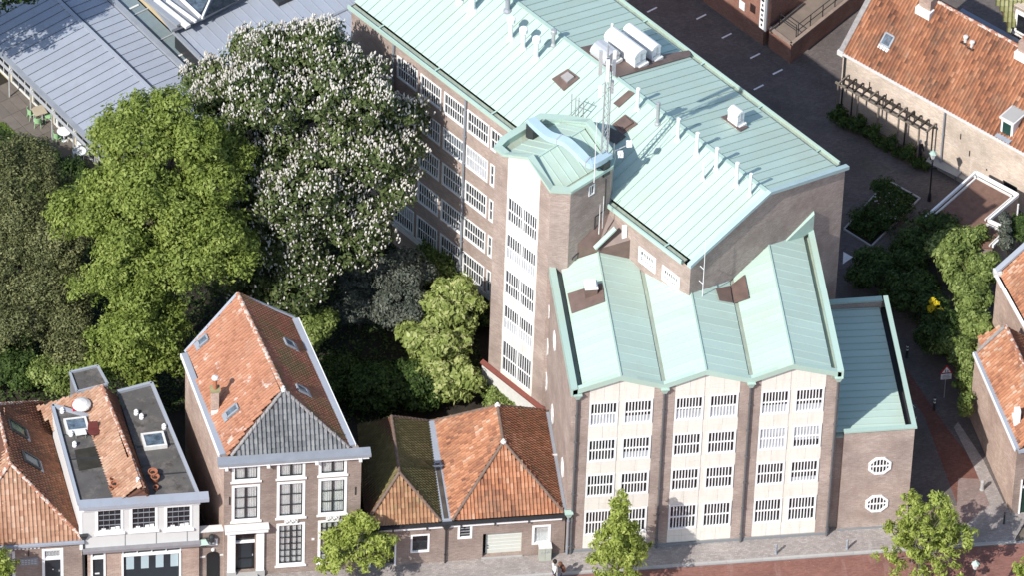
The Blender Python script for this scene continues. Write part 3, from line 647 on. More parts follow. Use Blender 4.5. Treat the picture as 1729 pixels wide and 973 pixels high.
# ---- street block: three gabled bays
BX0, BX1, BY = .35, 14.85, -20.75
apx = [2.9, 7.5, 12.2]; val = [BX0, 5.25, 9.97, BX1]
def ztop(x, lo=12.28, hi=13.15):
    for i in range(3):
        if val[i] <= x <= val[i+1]+1e-6:
            t = (x-val[i])/(apx[i]-val[i]) if x < apx[i] else (val[i+1]-x)/(val[i+1]-apx[i]); return lo+(hi-lo)*t
    return lo
segs = [(BX0, 1.28, 'b'), (1.28, 4.79, 'c'), (4.79, 5.91, 'b'), (5.91, 9.42, 'c'), (9.42, 10.57, 'b'), (10.57, 14.08, 'c'), (14.08, BX1, 'b')]
brow = [(9.60, 11.42), (6.87, 8.62), (4.17, 5.92), (1.20, 3.12)]
blinds = {(0, 0, 0): (0, .45), (0, 0, 1): (0, .3), (0, 1, 0): (0, .4), (0, 1, 1): (0, .5), (0, 2, 0): (0, .35), (0, 2, 1): (.0, .3), (1, 2, 0): (0, 1), (1, 2, 1): (.3, 1), (1, 0, 1): (0, .3), (2, 2, 1): (0, .2)}
bay = 0
for a, b, k in segs:
    y0 = BY if k == 'b' else BY+.03
    hs = []
    if k == 'c':
        for za, zb in brow: hs += [(.02, 1.59, za, zb), (1.87, 3.46, za, zb)]
    wall(S, (a, y0, 0), X_, b-a, -.1, 12.2, hs, m_brick if k == 'b' else m_creamjoint)
    xs = sorted({a, b, *[x for x in apx+val if a < x < b]})
    MB().poly([Vector((a, y0, 12.2)), Vector((b, y0, 12.2))]+[Vector((x, y0, ztop(x)+.1)) for x in xs[::-1]]).build('gable', m_brick if k == 'b' else m_creamjoint, S)
    if k == 'c':
        for ri, (za, zb) in enumerate(brow):
            for ci, s0 in enumerate((.02, 1.87)):
                window(S, frame(X_, Y_, Vector((a+s0, y0-.02, za))), 1.57 if ci == 0 else 1.59, zb-za, 8, 2, f=.11, bar=.060, hbar=.09, blind=blinds.get((ri, bay, ci)), fy=(-.03, .11))
        # limestone panels, each a slab with open joints
        cx_ = [0, .8, 1.60, 1.86, 2.66, 3.51]
        zc = [.22, .70, 1.18, 1.83, 2.48, 3.14, 3.65, 4.15, 4.74, 5.33, 5.94, 6.40, 6.85, 7.45, 8.05, 8.64, 9.1, 9.58, 10.2, 10.8, 11.44, 11.9, 12.2, 13.2]
        for zi in range(len(zc)-1):
            z0, z1 = zc[zi], zc[zi+1]; zm = (z0+z1)/2; inwin = any(za < zm < zb for za, zb in brow)
            for ci in range(5):
                if inwin and ci != 2: continue
                x0, x1 = a+cx_[ci], a+cx_[ci+1]
                dy = .0 if ci != 2 else .022
                t0, t1 = min(z1, ztop(x0)+.06), min(z1, ztop(x1)+.06)
                if max(t0, t1)-z0 < .05: continue
                t0, t1 = max(t0, z0+.01), max(t1, z0+.01)
                f0 = [Vector((x0+.006, y0-.001, z0+.006)), Vector((x1-.006, y0-.001, z0+.006)), Vector((x1-.006, y0-.001, t1-.006)), Vector((x0+.006, y0-.001, t0-.006))]
                MB().prism([p+Y_*0 for p in f0], [p-Y_*(.025-dy) for p in f0]).build('stone_panel', m_cream, S)
        bay += 1
MB().bx(BX0-.02, BX1+.02, BY-.05, BY+.02, -.1, .16).build('plinth', m_kerbdark, S)
wh = [(y, z) for y, z in ((-11.3, 9.35), (-11.45, 6.7), (-13.96, 9.5), (-11.6, 4.1), (-14.3, 4.2), (-18.6, 4.4))]
wall(S, (BX0, -10.6, 0), -Y_, abs(BY+10.6), -.1, 12.3, [], m_brick)
wall(S, (BX1, BY, 0), Y_, 11.7, -.1, 12.3, [], m_brick)
OC = {}
def octwin(M, r=.69):
    if 'o' not in OC:
        k = 8; an = [math.pi/8+math.pi/4*i for i in range(8)]; ri = r*.78
        pt = lambda q, y, rr: Vector((math.cos(q)*rr*.98, y, math.sin(q)*rr))
        m = MB()
        for i in range(8):
            a, b = an[i], an[(i+1) % 8]
            m.prism([pt(a, .0, r), pt(b, .0, r), pt(b, .0, ri), pt(a, .0, ri)], [pt(a, -.07, r), pt(b, -.07, r), pt(b, -.07, ri), pt(a, -.07, ri)])
        br = MB()
        for i in range(1, 6):
            x = -ri+2*ri*i/6; hh = math.sqrt(max(.01, ri*ri-x*x))*.98; br.bx(x-.03, x+.03, -.05, -.022, -hh, hh)
        br.bx(-ri, ri, -.055, -.02, -.045, .045)
        pa = MB().prism([pt(a, -.001, ri*1.02) for a in an], [pt(a, -.015, ri*1.02) for a in an])
        OC['o'] = (m.mesh('octagonal_window', m_white), br.mesh('glazing_bars', m_white), pa.mesh('pane', m_glass))
    a, b, c = OC['o']; o = place(a, 'octagonal_window', S, M)
    for nm, me in (('glazing_bars', b), ('pane', c)): link(bpy.data.objects.new(nm, me), o)
for y, z in wh: octwin(frame(-Y_, X_, Vector((BX0-.005, y, z))) @ Matrix.Diagonal((.72, .5, 1, 1)))
# roofs of the bays
RY0, RY1 = BY-.18, -8.9; zrg, zvl = 13.52, 12.66
for i in range(3):
    xa, xb, xm = val[i], val[i+1], apx[i]
    l = xa+(.55 if i == 0 else .12); r = xb-(.5 if i == 2 else .12)
    zl = zvl if i else zvl-.02; zr_ = zvl
    A = [Vector((l, RY1, zl)), Vector((l, RY0, zl)), Vector((xm, RY0, zrg)), Vector((xm, RY1, zrg))]
    B = [Vector((r, RY0, zr_)), Vector((r, RY1, zr_)), Vector((xm, RY1, zrg)), Vector((xm, RY0, zrg))]
    seam_roof(S, A, Y_, .5, m_copper); seam_roof(S, B, Y_, .62, m_copper2, seam=(.025, .02))
    MB().beam((xm, RY0, zrg+.01), (xm, RY1, zrg+.01), .09, .07).build('ridge_capping', m_copper_trim, S)
    # fascia
    for x0, x1 in ((xa, xm), (xm, xb)):
        b0, b1 = ztop(x0+1e-4), ztop(x1-1e-4)
        q = [Vector((x0, BY-.2, b0)), Vector((x1, BY-.2, b1)), Vector((x1, BY-.2, b1+.36)), Vector((x0, BY-.2, b0+.36))]
        MB().prism([p+Y_*.26 for p in q], q).build('fascia', m_copper_trim, S)
for x in val[1:3]: MB().bx(x-.17, x+.17, RY0+.1, RY1, 12.45, 12.60).build('valley_gutter', m_copper_dirty, S)
BLA, BRB = None, None
for x0, x1, g0, g1 in ((BX0-.1, BX0+.25, BX0+.25, BX0+.56), (BX1-.2, BX1+.12, BX1-.52, BX1-.2)):
    yb = -11.5 if x0 < 5 else -9.8
    MB().bx(x0, x1, RY0-.02, yb, 12.2, 12.78).build('parapet_coping', m_copper_trim, S)
    MB().bx(g0, g1, RY0+.1, yb, 12.1, 12.36).build('box_gutter', m_copper_dirty, S)
# raised copper saddle where the right coping meets the wing
MB().prism([Vector((13.1, -11.2, 12.7)), Vector((14.95, -10.0, 12.7)), Vector((14.95, -9.75, 12.7)), Vector((13.1, -10.95, 12.7))], [Vector((13.1, -11.2, 13.0)), Vector((14.95, -10.0, 13.95)), Vector((14.95, -9.75, 14.0)), Vector((13.1, -10.95, 13.05))]).build('copper_saddle', m_copper_trim, S)
A1 = [Vector((val[0]+.55, RY1, zvl-.02)), Vector((val[0]+.55, RY0, zvl-.02)), Vector((apx[0], RY0, zrg)), Vector((apx[0], RY1, zrg))]
patch([(959, 498), (1018, 479), (1022, 511), (966, 531)], A1, m_bare, 'flashing_patch', .03, .085)
cp = SL(997, 497, A1); MB().box(cp+Z*.3, (.33, 0, 0), (0, .3, 0), (0, 0, .35)).build('roof_chimney', m_bare, S)
ck = MB(); ck.box(cp+Z*.68, (.36, 0, 0), (0, .34, 0), (0, 0, .05)); ck.box(cp+Z*.80, (.26, 0, 0), (0, .24, 0), (0, 0, .10)); ck.build('chimney_cap', m_white, S)
B2 = [Vector((val[2], RY0, zvl)), Vector((val[2], RY1, zvl)), Vector((apx[1], RY1, zrg)), Vector((apx[1], RY0, zrg))]
A3 = [Vector((val[2], RY1, zvl)), Vector((val[2], RY0, zvl)), Vector((apx[2], RY0, zrg)), Vector((apx[2], RY1, zrg))]
patch([(1208, 489), (1232, 484), (1236, 513), (1214, 509)], B2, m_bare, 'flashing_patch', .03, .08)
patch([(1234, 484), (1258, 465), (1266, 505), (1237, 515)], A3, m_bare, 'flashing_patch', .03, .08)
# brown copper box between tower and wing
q0 = [(2.85, -11.38), (4.69, -11.36), (3.65, -9.96), (1.75, -11.3)]
MB().prism([Vector((x, y, 12.2)) for x, y in q0], [Vector((x, y, z)) for (x, y), z in zip(q0, (13.72, 14.28, 15.0, 14.2))]).build('roof_box', m_bare, S)
MB().beam(P(1004, 419, 14.0), P(1039, 385, 15.0), .26, .1).build('box_coping', m_copper_trim, S)
p = P(1054, 395, 14.5); MB().box(p+Z*.15, (.13, 0, 0), (0, .1, 0), (0, 0, .45)).build('wall_box', m_white, S)
m_pipe = plain('dark_grey_pipe', (.12, .12, .125), .5, var=.2, sc=4, spec=.5)
for x in (.62, 5.32, 9.98, 14.72): downpipe(S, x, BY-.13, 0, 12.0, m_pipe, .065, hop=m_copper_trim)
# ---- low extension
EX0, EX1, EY0, EY1 = 15.37, 19.2, -20.55, -10.5
wall(S, (EX0, EY0, 0), X_, EX1-EX0, -.1, 7.62, [], m_brick); wall(S, (EX1, EY0, 0), Y_, EY1-EY0, -.1, 7.62, [], m_brick)
wall(S, (EX1, EY1, 0), -X_, EX1-14.6, -.1, 7.62, [], m_brick); wall(S, (BX1, EY0+.3, 0), X_, EX0-BX1, -.1, 6.95, [], m_brick); wall(S, (EX0, EY0+.4, 0), -Y_, .4, -.1, 7.6, [], m_brick)
MB().prism([Vector((BX1, EY0+.28, 6.95)), Vector((EX0, EY0+.28, 6.95)), Vector((EX0, EY0+.9, 6.95)), Vector((BX1, EY0+.9, 6.95))], [Vector((BX1, EY0+.28, 7.0)), Vector((EX0, EY0+.28, 7.0)), Vector((EX0, EY0+.9, 7.35)), Vector((BX1, EY0+.9, 7.35))]).build('copper_apron', m_copper_trim, S)
MB().bx(EX0, EX1, EY0-.02, EY0+.01, -.1, .14).build('plinth', m_kerbdark, S)
MB().bx(EX0-.06, EX1+.1, EY0-.1, EY0+.16, 7.62, 7.74).build('parapet_coping', m_copper_trim, S)
MB().bx(EX1-.16, EX1+.1, EY0+.16, EY1+.1, 7.62, 7.74).build('parapet_coping', m_copper_trim, S)
MB().bx(BX1+.1, EX1-.25, EY1-.22, EY1+.1, 7.62, 7.74).build('parapet_coping', m_copper_trim, S)
MB().bx(BX1+.1, EX1-.3, EY1-.3, EY1-.2, 7.0, 7.62).build('parapet_upstand', m_brick, S)
MB().bx(EX1-.43, EX1-.02, EY0+.1, EY1, 6.6, 6.95).build('box_gutter', m_dark, S)
ER = [Vector((BX1+.02, EY1-.3, 7.45)), Vector((BX1+.02, EY0+.2, 7.45)), Vector((EX1-.42, EY0+.2, 7.3)), Vector((EX1-.42, EY1-.3, 7.3))]
seam_roof(S, ER, Y_, .52, m_copper2, gap=.036)
for z in (4.88, 1.95): octwin(frame(X_, Y_, Vector((17.43, EY0-.005, z))))
# ================================================================== STREET HOUSES
def poly_wall(parent, a, b, z0, z1, mat, holes=(), depth=.12, name='wall'):
    a = Vector((a[0], a[1], 0)); b = Vector((b[0], b[1], 0)); return wall(parent, a, b-a, (b-a).length, z0, z1, list(holes), mat, name, depth)
V3 = lambda x, y, z: Vector((x, y, z))
def roof_window(parent, poly, px, py, w, h, pane=m_glassblue, fr=m_lead, flash=m_lead):
    c = SL(px, py, poly); n = pn(poly); e = Z.cross(n).normalized(); s = n.cross(e); s = s if s.z > 0 else -s
    m = MB()
    for a, b, hw_, hh in ((-w/2, 0, .05, h/2), (w/2, 0, .05, h/2), (0, -h/2, w/2, .06), (0, h/2, w/2, .05)): m.box(c+e*a+s*b+n*.12, e*hw_, s*hh, n*.06)
    o = m.build('roof_window', fr, parent)
    MB().box(c+n*.10, e*w/2, s*h/2, n*.02).build('pane', pane, o)
    MB().box(c-s*(h/2+.16)+n*.085, e*(w/2+.08), s*.12, n*.012).build('window_flashing', flash, o)
    return o
def fwin(parent, x0, z0, w, h, y, cols, rows, **k): return window(parent, frame(X_, Y_, V3(x0, y, z0)), w, h, cols, rows, **k)
FY = -20.8
# ---------------- tall brown house with hipped roof
B = thing('town_house', 'three-storey brown brick house with hipped roof, orange tiles and grey tiled front hip', 'house', (-14.7, -16.5, 0))
hx0, hx1 = -18.33, -10.93
wn = [(-17.9, 7.33, 1.52, 1.28), (-15.47, 7.33, 1.52, 1.30), (-13.23, 7.36, 1.52, 1.30), (-17.9, 4.28, 1.53, 2.74), (-15.47, 4.3, 1.53, 2.74), (-13.23, 4.33, 1.55, 2.76), (-15.47, .6, 1.55, 3.25), (-13.22, .62, 1.55, 3.25)]
hl = [(x-hx0, x-hx0+w, z, z+h) for x, z, w, h in wn]+[(.66, 1.71, .28, 3.62, .35)]
wall(B, (hx0, FY, 0), X_, hx1-hx0, -.1, 8.9, hl, m_brick_h)
for i, (x, z, w, h) in enumerate(wn):
    big = i > 5; up = i < 3
    window(B, frame(X_, Y_, V3(x, FY, z)), w, h, 2 if not big else 4, 1 if up else (3 if not big else 6), f=.15, bar=.05, hbar=.05, barmat=m_dark, mid=.09 if not up else .12, curtain='gap' if i in (0, 3) else 'full', sill=.06, splits=None if not big and up else ((.33, .66) if not big else None))
    ring_ = MB(); ring(ring_, .15, w-.15, .15, h-.15, .05, .0, .06); place(ring_.mesh('sash', m_dark), 'sash', B, frame(X_, Y_, V3(x, FY, z)))
# door
dd = MB().bx(-17.66, -16.62, FY+.2, FY+.26, .3, 2.42).build('door', m_black, B)
MB().bx(-16.76, -16.71, FY+.14, FY+.2, 1.35, 1.45).build('handle', m_steel, dd)
for a, b in ((.45, 1.1), (1.25, 2.25)): MB().bx(-17.5, -16.78, FY+.18, FY+.2, a, b).build('door_panel', m_navy, dd)
MB().bx(-17.66, -16.62, FY+.22, FY+.25, 2.55, 3.6).build('transom_pane', m_glass, B); MB().bx(-17.7, -16.58, FY+.1, FY+.24, 2.42, 2.55).build('transom_bar', m_white, B)
for x in (-18.12, -16.56): MB().bx(x, x+.42, FY-.14, FY+.02, .45, 3.65).build('pilaster', m_white, B); MB().bx(x-.04, x+.46, FY-.18, FY+.02, -.05, .45).build('pilaster_base', m_kerb, B)
MB().bx(-18.28, -15.95, FY-.42, FY+.02, 3.68, 3.95).build('door_cornice', m_white, B); MB().bx(-18.3, -15.9, FY-.48, FY+.02, 3.95, 4.02).build('cornice_lead', m_whitedull, B)
MB().bx(-17.75, -16.5, FY-.5, FY+.1, -.05, .26).build('door_step', m_kerb, B)
for x in (-15.05, -12.8):
    m = MB(); m.bx(x, x+.75, FY-.07, FY, 3.93, 4.22)
    for i in range(7): m.lathe(V3(x+.07+i*.1, FY-.09, 3.95+.06*(i % 3)), [(.05, 0), (.06, .06), (.03, .12)], 6)
    m.build('carved_ornament', m_whitedull, B)
for x, z in ((-18.05, 5.6), (-11.25, 5.7)): MB().bx(x, x+.06, FY-.04, FY, z, z+.6).build('wall_anchor', m_dark, B)
MB().bx(-13.55, -13.4, FY-.02, FY, 2.4, 2.55).build('house_plate', m_white, B)
rp = [V3(-18.45, -20.55, 9.0), V3(-19.72, -12.5, 9.0), V3(-16.62, -11.05, 11.75), V3(-13.45, -10.4, 9.0), V3(-11.3, -20.55, 9.0)]
ap = V3(-14.93, -18.55, 11.75)
MB().prism([V3(hx0, FY+.01, 8.7), V3(-19.6, -12.5, 8.7), V3(-16.62, -11.2, 8.7), V3(-13.55, -10.5, 8.7), V3(hx1, FY+.01, 8.7)], [V3(hx0, FY+.01, 8.9), V3(-19.6, -12.5, 8.9), V3(-16.62, -11.2, 8.9), V3(-13.55, -10.5, 8.9), V3(hx1, FY+.01, 8.9)]).build('wall_plate', m_brick_h, B)
poly_wall(B, (-19.62, -12.5), (hx0, FY), -.1, 8.8, m_brick_side); poly_wall(B, (hx1, FY), (-13.55, -10.5), -.1, 8.8, m_brick_h)
poly_wall(B, (-13.55, -10.5), (-19.62, -12.5), -.1, 8.8, m_brick_h)
MB().poly([V3(-19.62, -12.5, 8.8), V3(-13.55, -10.5, 8.8), V3(-16.62, -11.2, 11.6)]).build('gable', m_brick_h, B)
hw = 0.0
Lp = [rp[0], rp[1], rp[2], ap]; Rp = [rp[3], rp[4]+V3(0, 0, 0), ap, rp[2]]; Hp = [rp[0]+V3(.55, .05, 0), rp[4]+V3(-.3, .05, 0), ap]
Lp = [rp[0]+V3(.35, .1, 0), rp[1]+V3(.28, 0, 0), rp[2], ap]; Rp = [rp[3]+V3(-.2, 0, 0), rp[4]+V3(-.35, 0, 0), ap, rp[2]]
tile_roof(B, Lp, m_tile_bright, cw=.2, rl=.24, amp=.45); tile_roof(B, Rp, attr_mat('red_flat_tile', [(0, (.25, .09, .05)), (.5, (.34, .13, .08)), (1, (.42, .18, .11))], .75, moss=((.16, .14, .06), .5, .42, .75)), cw=.2, rl=.24, amp=.45)
tile_roof(B, Hp, m_tile_grey, cw=.235, rl=.3, amp=2.1)
ridge_tiles(B, ap+Z*.03, rp[2]+Z*.03, m_ridge, r=.13); ridge_tiles(B, Hp[0]+Z*.02, ap+Z*.02, m_ridge_grey, L=.3, r=.10); ridge_tiles(B, Hp[1]+Z*.02, ap+Z*.02, m_ridge_grey, L=.3, r=.10)
MB().lathe(ap, [(.15, 0), (.13, .12), (.06, .2), (.09, .28), (0, .36)], 10).build('finial', m_whitedull, B)
for a, b, w in ((rp[0]+V3(.1, .2, -.02), rp[1]+V3(.05, 0, -.02), .34), (rp[4]+V3(-.1, .2, -.02), rp[3]+V3(.02, 0, -.02), .34)):
    MB().beam(a, b, w, .14).build('zinc_gutter', m_zinc, B); s_ = (b-a).normalized().cross(Z); s_ = s_ if (a.x < -14) == (s_.x < 0) else -s_
    MB().beam(a+s_*.2-Z*.05, b+s_*.2-Z*.05, .07, .22).build('gutter_board', m_white, B)
MB().beam(rp[1]+V3(.1, .06, .05), rp[2]+V3(0, .06, .05), .16, .1).build('verge_flashing', m_zinc, B); MB().beam(rp[3]+V3(0, .06, .05), rp[2]+V3(0, .06, .05), .12, .1).build('verge_flashing', m_zinc, B)
MB().bx(-18.68, -10.45, FY-.42, FY+.18, 8.92, 9.10).build('front_gutter', m_lead, B); MB().bx(-18.6, -10.55, FY-.3, FY+.0, 8.68, 8.92).build('front_cornice', m_white, B)
for x in (-18.3, -16.05, -13.45, -11.1): MB().bx(x, x+.17, FY-.34, FY-.02, 8.5, 8.78).build('cornice_bracket', m_white, B)
roof_window(B, Lp, 345, 577, .42, .62); roof_window(B, Lp, 394, 696, .42, .8); roof_window(B, Rp, 487, 583, .5, .7, flash=m_zinc); roof_window(B, Rp, 508, 661, .45, .75, flash=m_zinc)
cc = SL(363, 690, Lp); m = MB(); m.box(cc+Z*.45, (.22, -.03, 0), (.03, .22, 0), (0, 0, .95)); ch = m.build('chimney', m_brick_side, B)
MB().box(cc+Z*1.45, (.26, 0, 0), (0, .26, 0), (0, 0, .05)).build('chimney_cap', plain('lichen_cap', (.32, .30, .16), .9, var=.3), ch)
MB().lathe(cc+Z*1.5, [(.12, 0), (.10, .75), (.0, .75)], 10).build('flue_pipe', m_terracotta, ch); MB().lathe(cc+Z*2.28, [(.02, -.1), (.2, 0), (.17, .1), (0, .18)], 10).build('flue_cowl', m_whitedull, ch)
MB().box(cc+V3(.05, -.35, -.0), (.3, 0, 0), (0, .07, 0), (0, 0, .12)).build('chimney_flashing', m_whitedull, ch)
# ---------------- grey rendered shop house with flat dormers
Q = thing('shop_house', 'light grey rendered house with dark flat roofs beside a narrow orange saddle roof', 'house', (-22.9, -16.5, 0))
FQ = -20.9; qx0, qx1 = -25.95, -19.66
dw = [(-25.25, 4.2, 1.5, 1.85), (-23.4, 4.2, 1.5, 1.85), (-21.53, 4.1, 1.5, 1.85)]
wall(Q, (qx0, FQ, 0), X_, qx1-qx0, 3.05, 6.1, [(x-qx0, x-qx0+w, z, z+h) for x, z, w, h in dw], m_grey_paint, 'upper_wall')
for x, z, w, h in dw:
    window(Q, frame(X_, Y_, V3(x, FQ, z)), w, h, 4, 4, f=.14, bar=.02, hbar=.03, sill=.1, barmat=m_lead)
    for k, s_ in enumerate((.45, .95, 1.2)): MB().bx(x+s_-.12, x+s_+.1, FQ+.02, FQ+.05, z+.15, z+.28+.05*k).build('sill_ornament', m_white, Q)
for x in (-23.68, -22.0, -20.33): MB().bx(x, x+.04, FQ-.015, FQ+.0, 3.1, 3.95).build('render_joint', m_kerbdark, Q)
wall(Q, (qx0+.25, FQ+.05, 0), X_, qx1-qx0-.25, -.1, 3.0, [(.17, .98, -.1, 2.9, .15), (1.85, 5.05, -.1, 2.9, .15)], m_brick_side)
def dbox(x0, x1, z0, z1, mat, nm, dy=.12): return MB().bx(x0, x1, FQ+dy, FQ+dy+.05, z0, z1).build(nm, mat, Q)
d1 = dbox(-25.42, -24.83, -.05, 2.15, m_navy, 'door'); MB().bx(-25.3, -25.05, FQ+.1, FQ+.12, .9, 1.0).build('letter_plate', m_whitedull, d1)
for x in (-25.53, -24.83): MB().bx(x, x+.11, FQ, FQ+.2, -.05, 2.9).build('door_post', m_white, Q)
MB().bx(-25.42, -24.83, FQ+.01, FQ+.15, 2.15, 2.35).build('door_post', m_white, Q); dbox(-25.42, -24.83, 2.35, 2.9, m_glass, 'transom_pane')
gd = dbox(-23.75, -20.75, -.05, 2.2, m_navy, 'garage_door', .14)
for i in range(4): MB().bx(-23.6+i*.8, -23.18+i*.8, FQ+.11, FQ+.14, 1.1, 2.12).build('door_pane', plain('frosted_pane', (.40, .49, .52), .3, var=.05) if i == 0 else bpy.data.materials['frosted_pane'], gd)
MB().bx(-23.85, -20.65, FQ, FQ+.2, 2.2, 2.38).build('door_head', m_white, Q)
for x in (-23.86, -20.74): MB().bx(x, x+.11, FQ, FQ+.2, -.05, 2.2).build('door_post', m_white, Q)
for i in range(5): MB().bx(-23.82+i*.78, -23.74+i*.78, FQ+.02, FQ+.2, 2.38, 2.9).build('transom_post', m_white, Q)
dbox(-23.75, -20.75, 2.38, 2.9, m_glass, 'transom_pane')
MB().bx(qx0-.02, qx1+.06, FQ-.30, FQ-.0, 2.92, 3.10).build('lead_canopy', m_zinc_seam, Q)
MB().bx(qx0-.05, qx1+.05, FQ-.12, FQ, 6.0, 6.42).build('front_cornice', m_white, Q); MB().bx(qx0-.2, qx1+.5, FQ-.42, FQ+.18, 6.43, 6.66).build('front_gutter', m_zinc, Q)
zf = 6.30
LF = [V3(-26.9, -13.2, zf), V3(-26.1, FQ+.1, zf), V3(-24.0, FQ+.1, zf), V3(-25.0, -14.2, zf)]
RF = [V3(-23.3, -12.5, zf), V3(-22.2, FQ+.1, zf), V3(-19.66, FQ+.1, zf), V3(-21.4, -12.0, zf)]
for poly, nm in ((LF, 'flat_roof'), (RF, 'flat_roof')):
    MB().slab(poly, .15).build(nm, m_bitumen, Q)
for poly, ys in ((LF, (-17.3, -15.4)), (RF, (-16.7, -18.9))):   # felt laps
    for y in ys:
        t = (y-poly[1].y)/(poly[0].y-poly[1].y); xa = poly[1].x+(poly[0].x-poly[1].x)*t; xb = poly[2].x+(poly[3].x-poly[2].x)*t
        MB().beam(V3(xa+.1, y, zf+.005), V3(xb-.1, y+.05, zf+.005), .1, .012).build('felt_lap', m_dark, Q)
m_pud = plain('damp_felt', (.045, .04, .03), .35, var=.4, sc=2)
MB().slab([V3(-26.0, -16.6, zf+.008), V3(-24.6, -16.4, zf+.008), V3(-24.55, -18.0, zf+.008), V3(-25.9, -18.2, zf+.008)], .01).build('damp_patch', m_pud, Q)
for a, b in ((LF[0], LF[1]), (LF[0], LF[3]), (RF[0], RF[3]), (RF[3], RF[2])): MB().beam(a+Z*.08, b+Z*.08, .17, .2).build('roof_edge_trim', m_zinc, Q)
poly_wall(Q, (-26.9, -13.2), (-26.0, FQ), 2.5, 6.3, m_white); poly_wall(Q, (qx1, FQ), (-21.4, -12.0), -.1, 6.3, m_brick_h); poly_wall(Q, (-21.4, -12.0), (-26.9, -13.2), -.1, 4.4, m_brick_h)
MB().bx(-26.12, -25.95, FQ-.02, FQ+.4, 3.0, 6.4).build('corner_board', m_white, Q)
rb, rf = V3(-24.3, -12.05, 7.35), V3(-22.75, FQ+.15, 7.35)
MQ = [V3(-27.4, -13.1, 4.6), V3(-25.1, FQ+.15, 5.7), rf, rb]; MQ[1] = V3(-24.65, FQ+.15, 6.0)
e_ = (rf-rb); sl_dir = V3(-2.2, -.5, -2.0)
rb, rf = V3(-24.18, -12.9, 7.3), V3(-22.63, -20.8, 7.3); t0_ = [V3(-24.1, -20.8, 6.28), V3(-25., -14.45, 6.28), rb]
MQ = [t0_[0], SL(66, 692, t0_), rb, rf]; MQ2 = [V3(-22.2, -20.8, 6.28), V3(-23.3, -12.6, 6.2), rb, rf]
MB().prism([V3(-24.05, -20.74, 6.2), V3(-22.2, -20.74, 6.2), V3(-22.63, -20.74, 7.2)], [V3(-24.05, -20.66, 6.2), V3(-22.2, -20.66, 6.2), V3(-22.63, -20.66, 7.2)]).build('saddle_gable', m_tile_under, Q)
MB().beam(MQ[1]+V3(0, .05, .04), rb+V3(0, .05, .04), .16, .08).build('verge_board', m_ridge_grey, Q)
tile_roof(Q, MQ, m_tile_pale, cw=.2, rl=.27, amp=.7); tile_roof(Q, MQ2, m_tile_rust, cw=.2, rl=.27, amp=.8); ridge_tiles(Q, rf+Z*.03, rb+Z*.03, m_ridge)
MB().slab([V3(-24.0, -13.9, 6.0), V3(-24.9, -9.9, 6.0), V3(-23.0, -9.4, 6.0), V3(-23.0, -12.0, 6.0)], .2).build('rear_flat_roof', m_bitumen, Q) if False else None
for pp, mt, nm in (((230, 700), m_white, 0), ((105, 697), m_white, 0), ((120, 736), m_white, 0), ((126, 754), m_white, 0), ((239, 707), m_white, 0), ((277, 724), m_white, 0)):
    p = P(pp[0], pp[1], zf); MB().lathe(p, [(.13, 0), (.13, .1), (.09, .12), (.09, .2), (.13, .24), (.05, .34), (0, .34)], 12).build('roof_vent', mt, Q)
for (px, py, w_, d_) in ((129, 722, .62, .5), (260, 748, .62, .55)):
    p = P(px, py, zf); M_ = MB(); ring_w = [(-w_, -d_), (w_, -d_), (w_, d_), (-w_, d_)]; ax = V3(1, .07, 0); ay = V3(-.11, 1, 0)
    M_.box(p+Z*.1, ax*w_, ay*d_, Z*.1); o = M_.build('roof_light', m_whitedull, Q); MB().box(p+Z*.215, ax*w_*.8, ay*d_*.78, Z*.012).build('pane', m_glassblue, o)
    M2 = MB()
    for s_ in (-1, 1): M2.box(p+ax*w_*.9*s_+Z*.23, ax*w_*.1, ay*d_, Z*.03); M2.box(p+ay*d_*.9*s_+Z*.23, ax*w_*.8, ay*d_*.1, Z*.03)
    M2.build('light_frame', m_whitedull, o)
# rear flat block
K = thing('rear_extension', 'small flat-roofed block with dark felt behind the grey rendered house', 'extension', (-25.0, -9.9, 0))
c4 = [P(118, 631, 5.6), P(165, 620, 5.6), P(182, 651, 5.6), P(130, 664, 5.6)]
MB().prism([V3(p.x, p.y, -.1) for p in c4], [p-Z*.1 for p in c4]).build('wall', m_zinc_seam, K); MB().slab(c4, .12).build('flat_roof', m_bitumen, K)
for i in range(4): MB().beam(c4[i]+Z*.05, c4[(i+1) % 4]+Z*.05, .12, .16).build('roof_edge_trim', m_zinc, K)
# things standing on the grey house's flat roofs
def top(name, label, cat, mbs, loc, group=None):
    t = thing(name, label, cat, loc, group)
    for nm, m, mt in mbs: m.build(nm, mt, t)
    return t
p = P(138, 692, zf+.2)
top('round_canopy', 'white round cloth canopy leaning over the dark flat roof by the orange tiles', 'parasol', [('canopy', MB().lathe(p+Z*.35, [(.52, 0), (.5, .08), (.3, .2), (0, .26)], 16), m_whitedull), ('pole', MB().tube(p-Z*.1, p+Z*.4, .03, .03), m_steel)], p-Z*.1)
p = P(127, 690, zf+.2); top('red_cloth', 'crumpled red cloth hanging beside the round white canopy', 'cloth', [('cloth', MB().prism([p+V3(-.15, -.25, 0), p+V3(.15, -.2, 0), p+V3(.1, .25, .1), p+V3(-.1, .2, .0)], [p+V3(-.2, -.1, .4), p+V3(.1, -.1, .35), p+V3(.15, .15, .5), p+V3(-.15, .1, .45)]), plain('red_cloth', (.45, .02, .04), .8))], p)
p = P(158, 737, zf)
m = MB(); m.lathe(p+Z*.3, [(.05, 0), (.3, .02), (.34, .1), (0, .12)], 12); m2 = MB()
for a in range(4): m2.tube(p+V3(.2*math.cos(a*1.57), .2*math.sin(a*1.57), 0), p+V3(.2*math.cos(a*1.57), .2*math.sin(a*1.57), .32), .02, .02, 5)
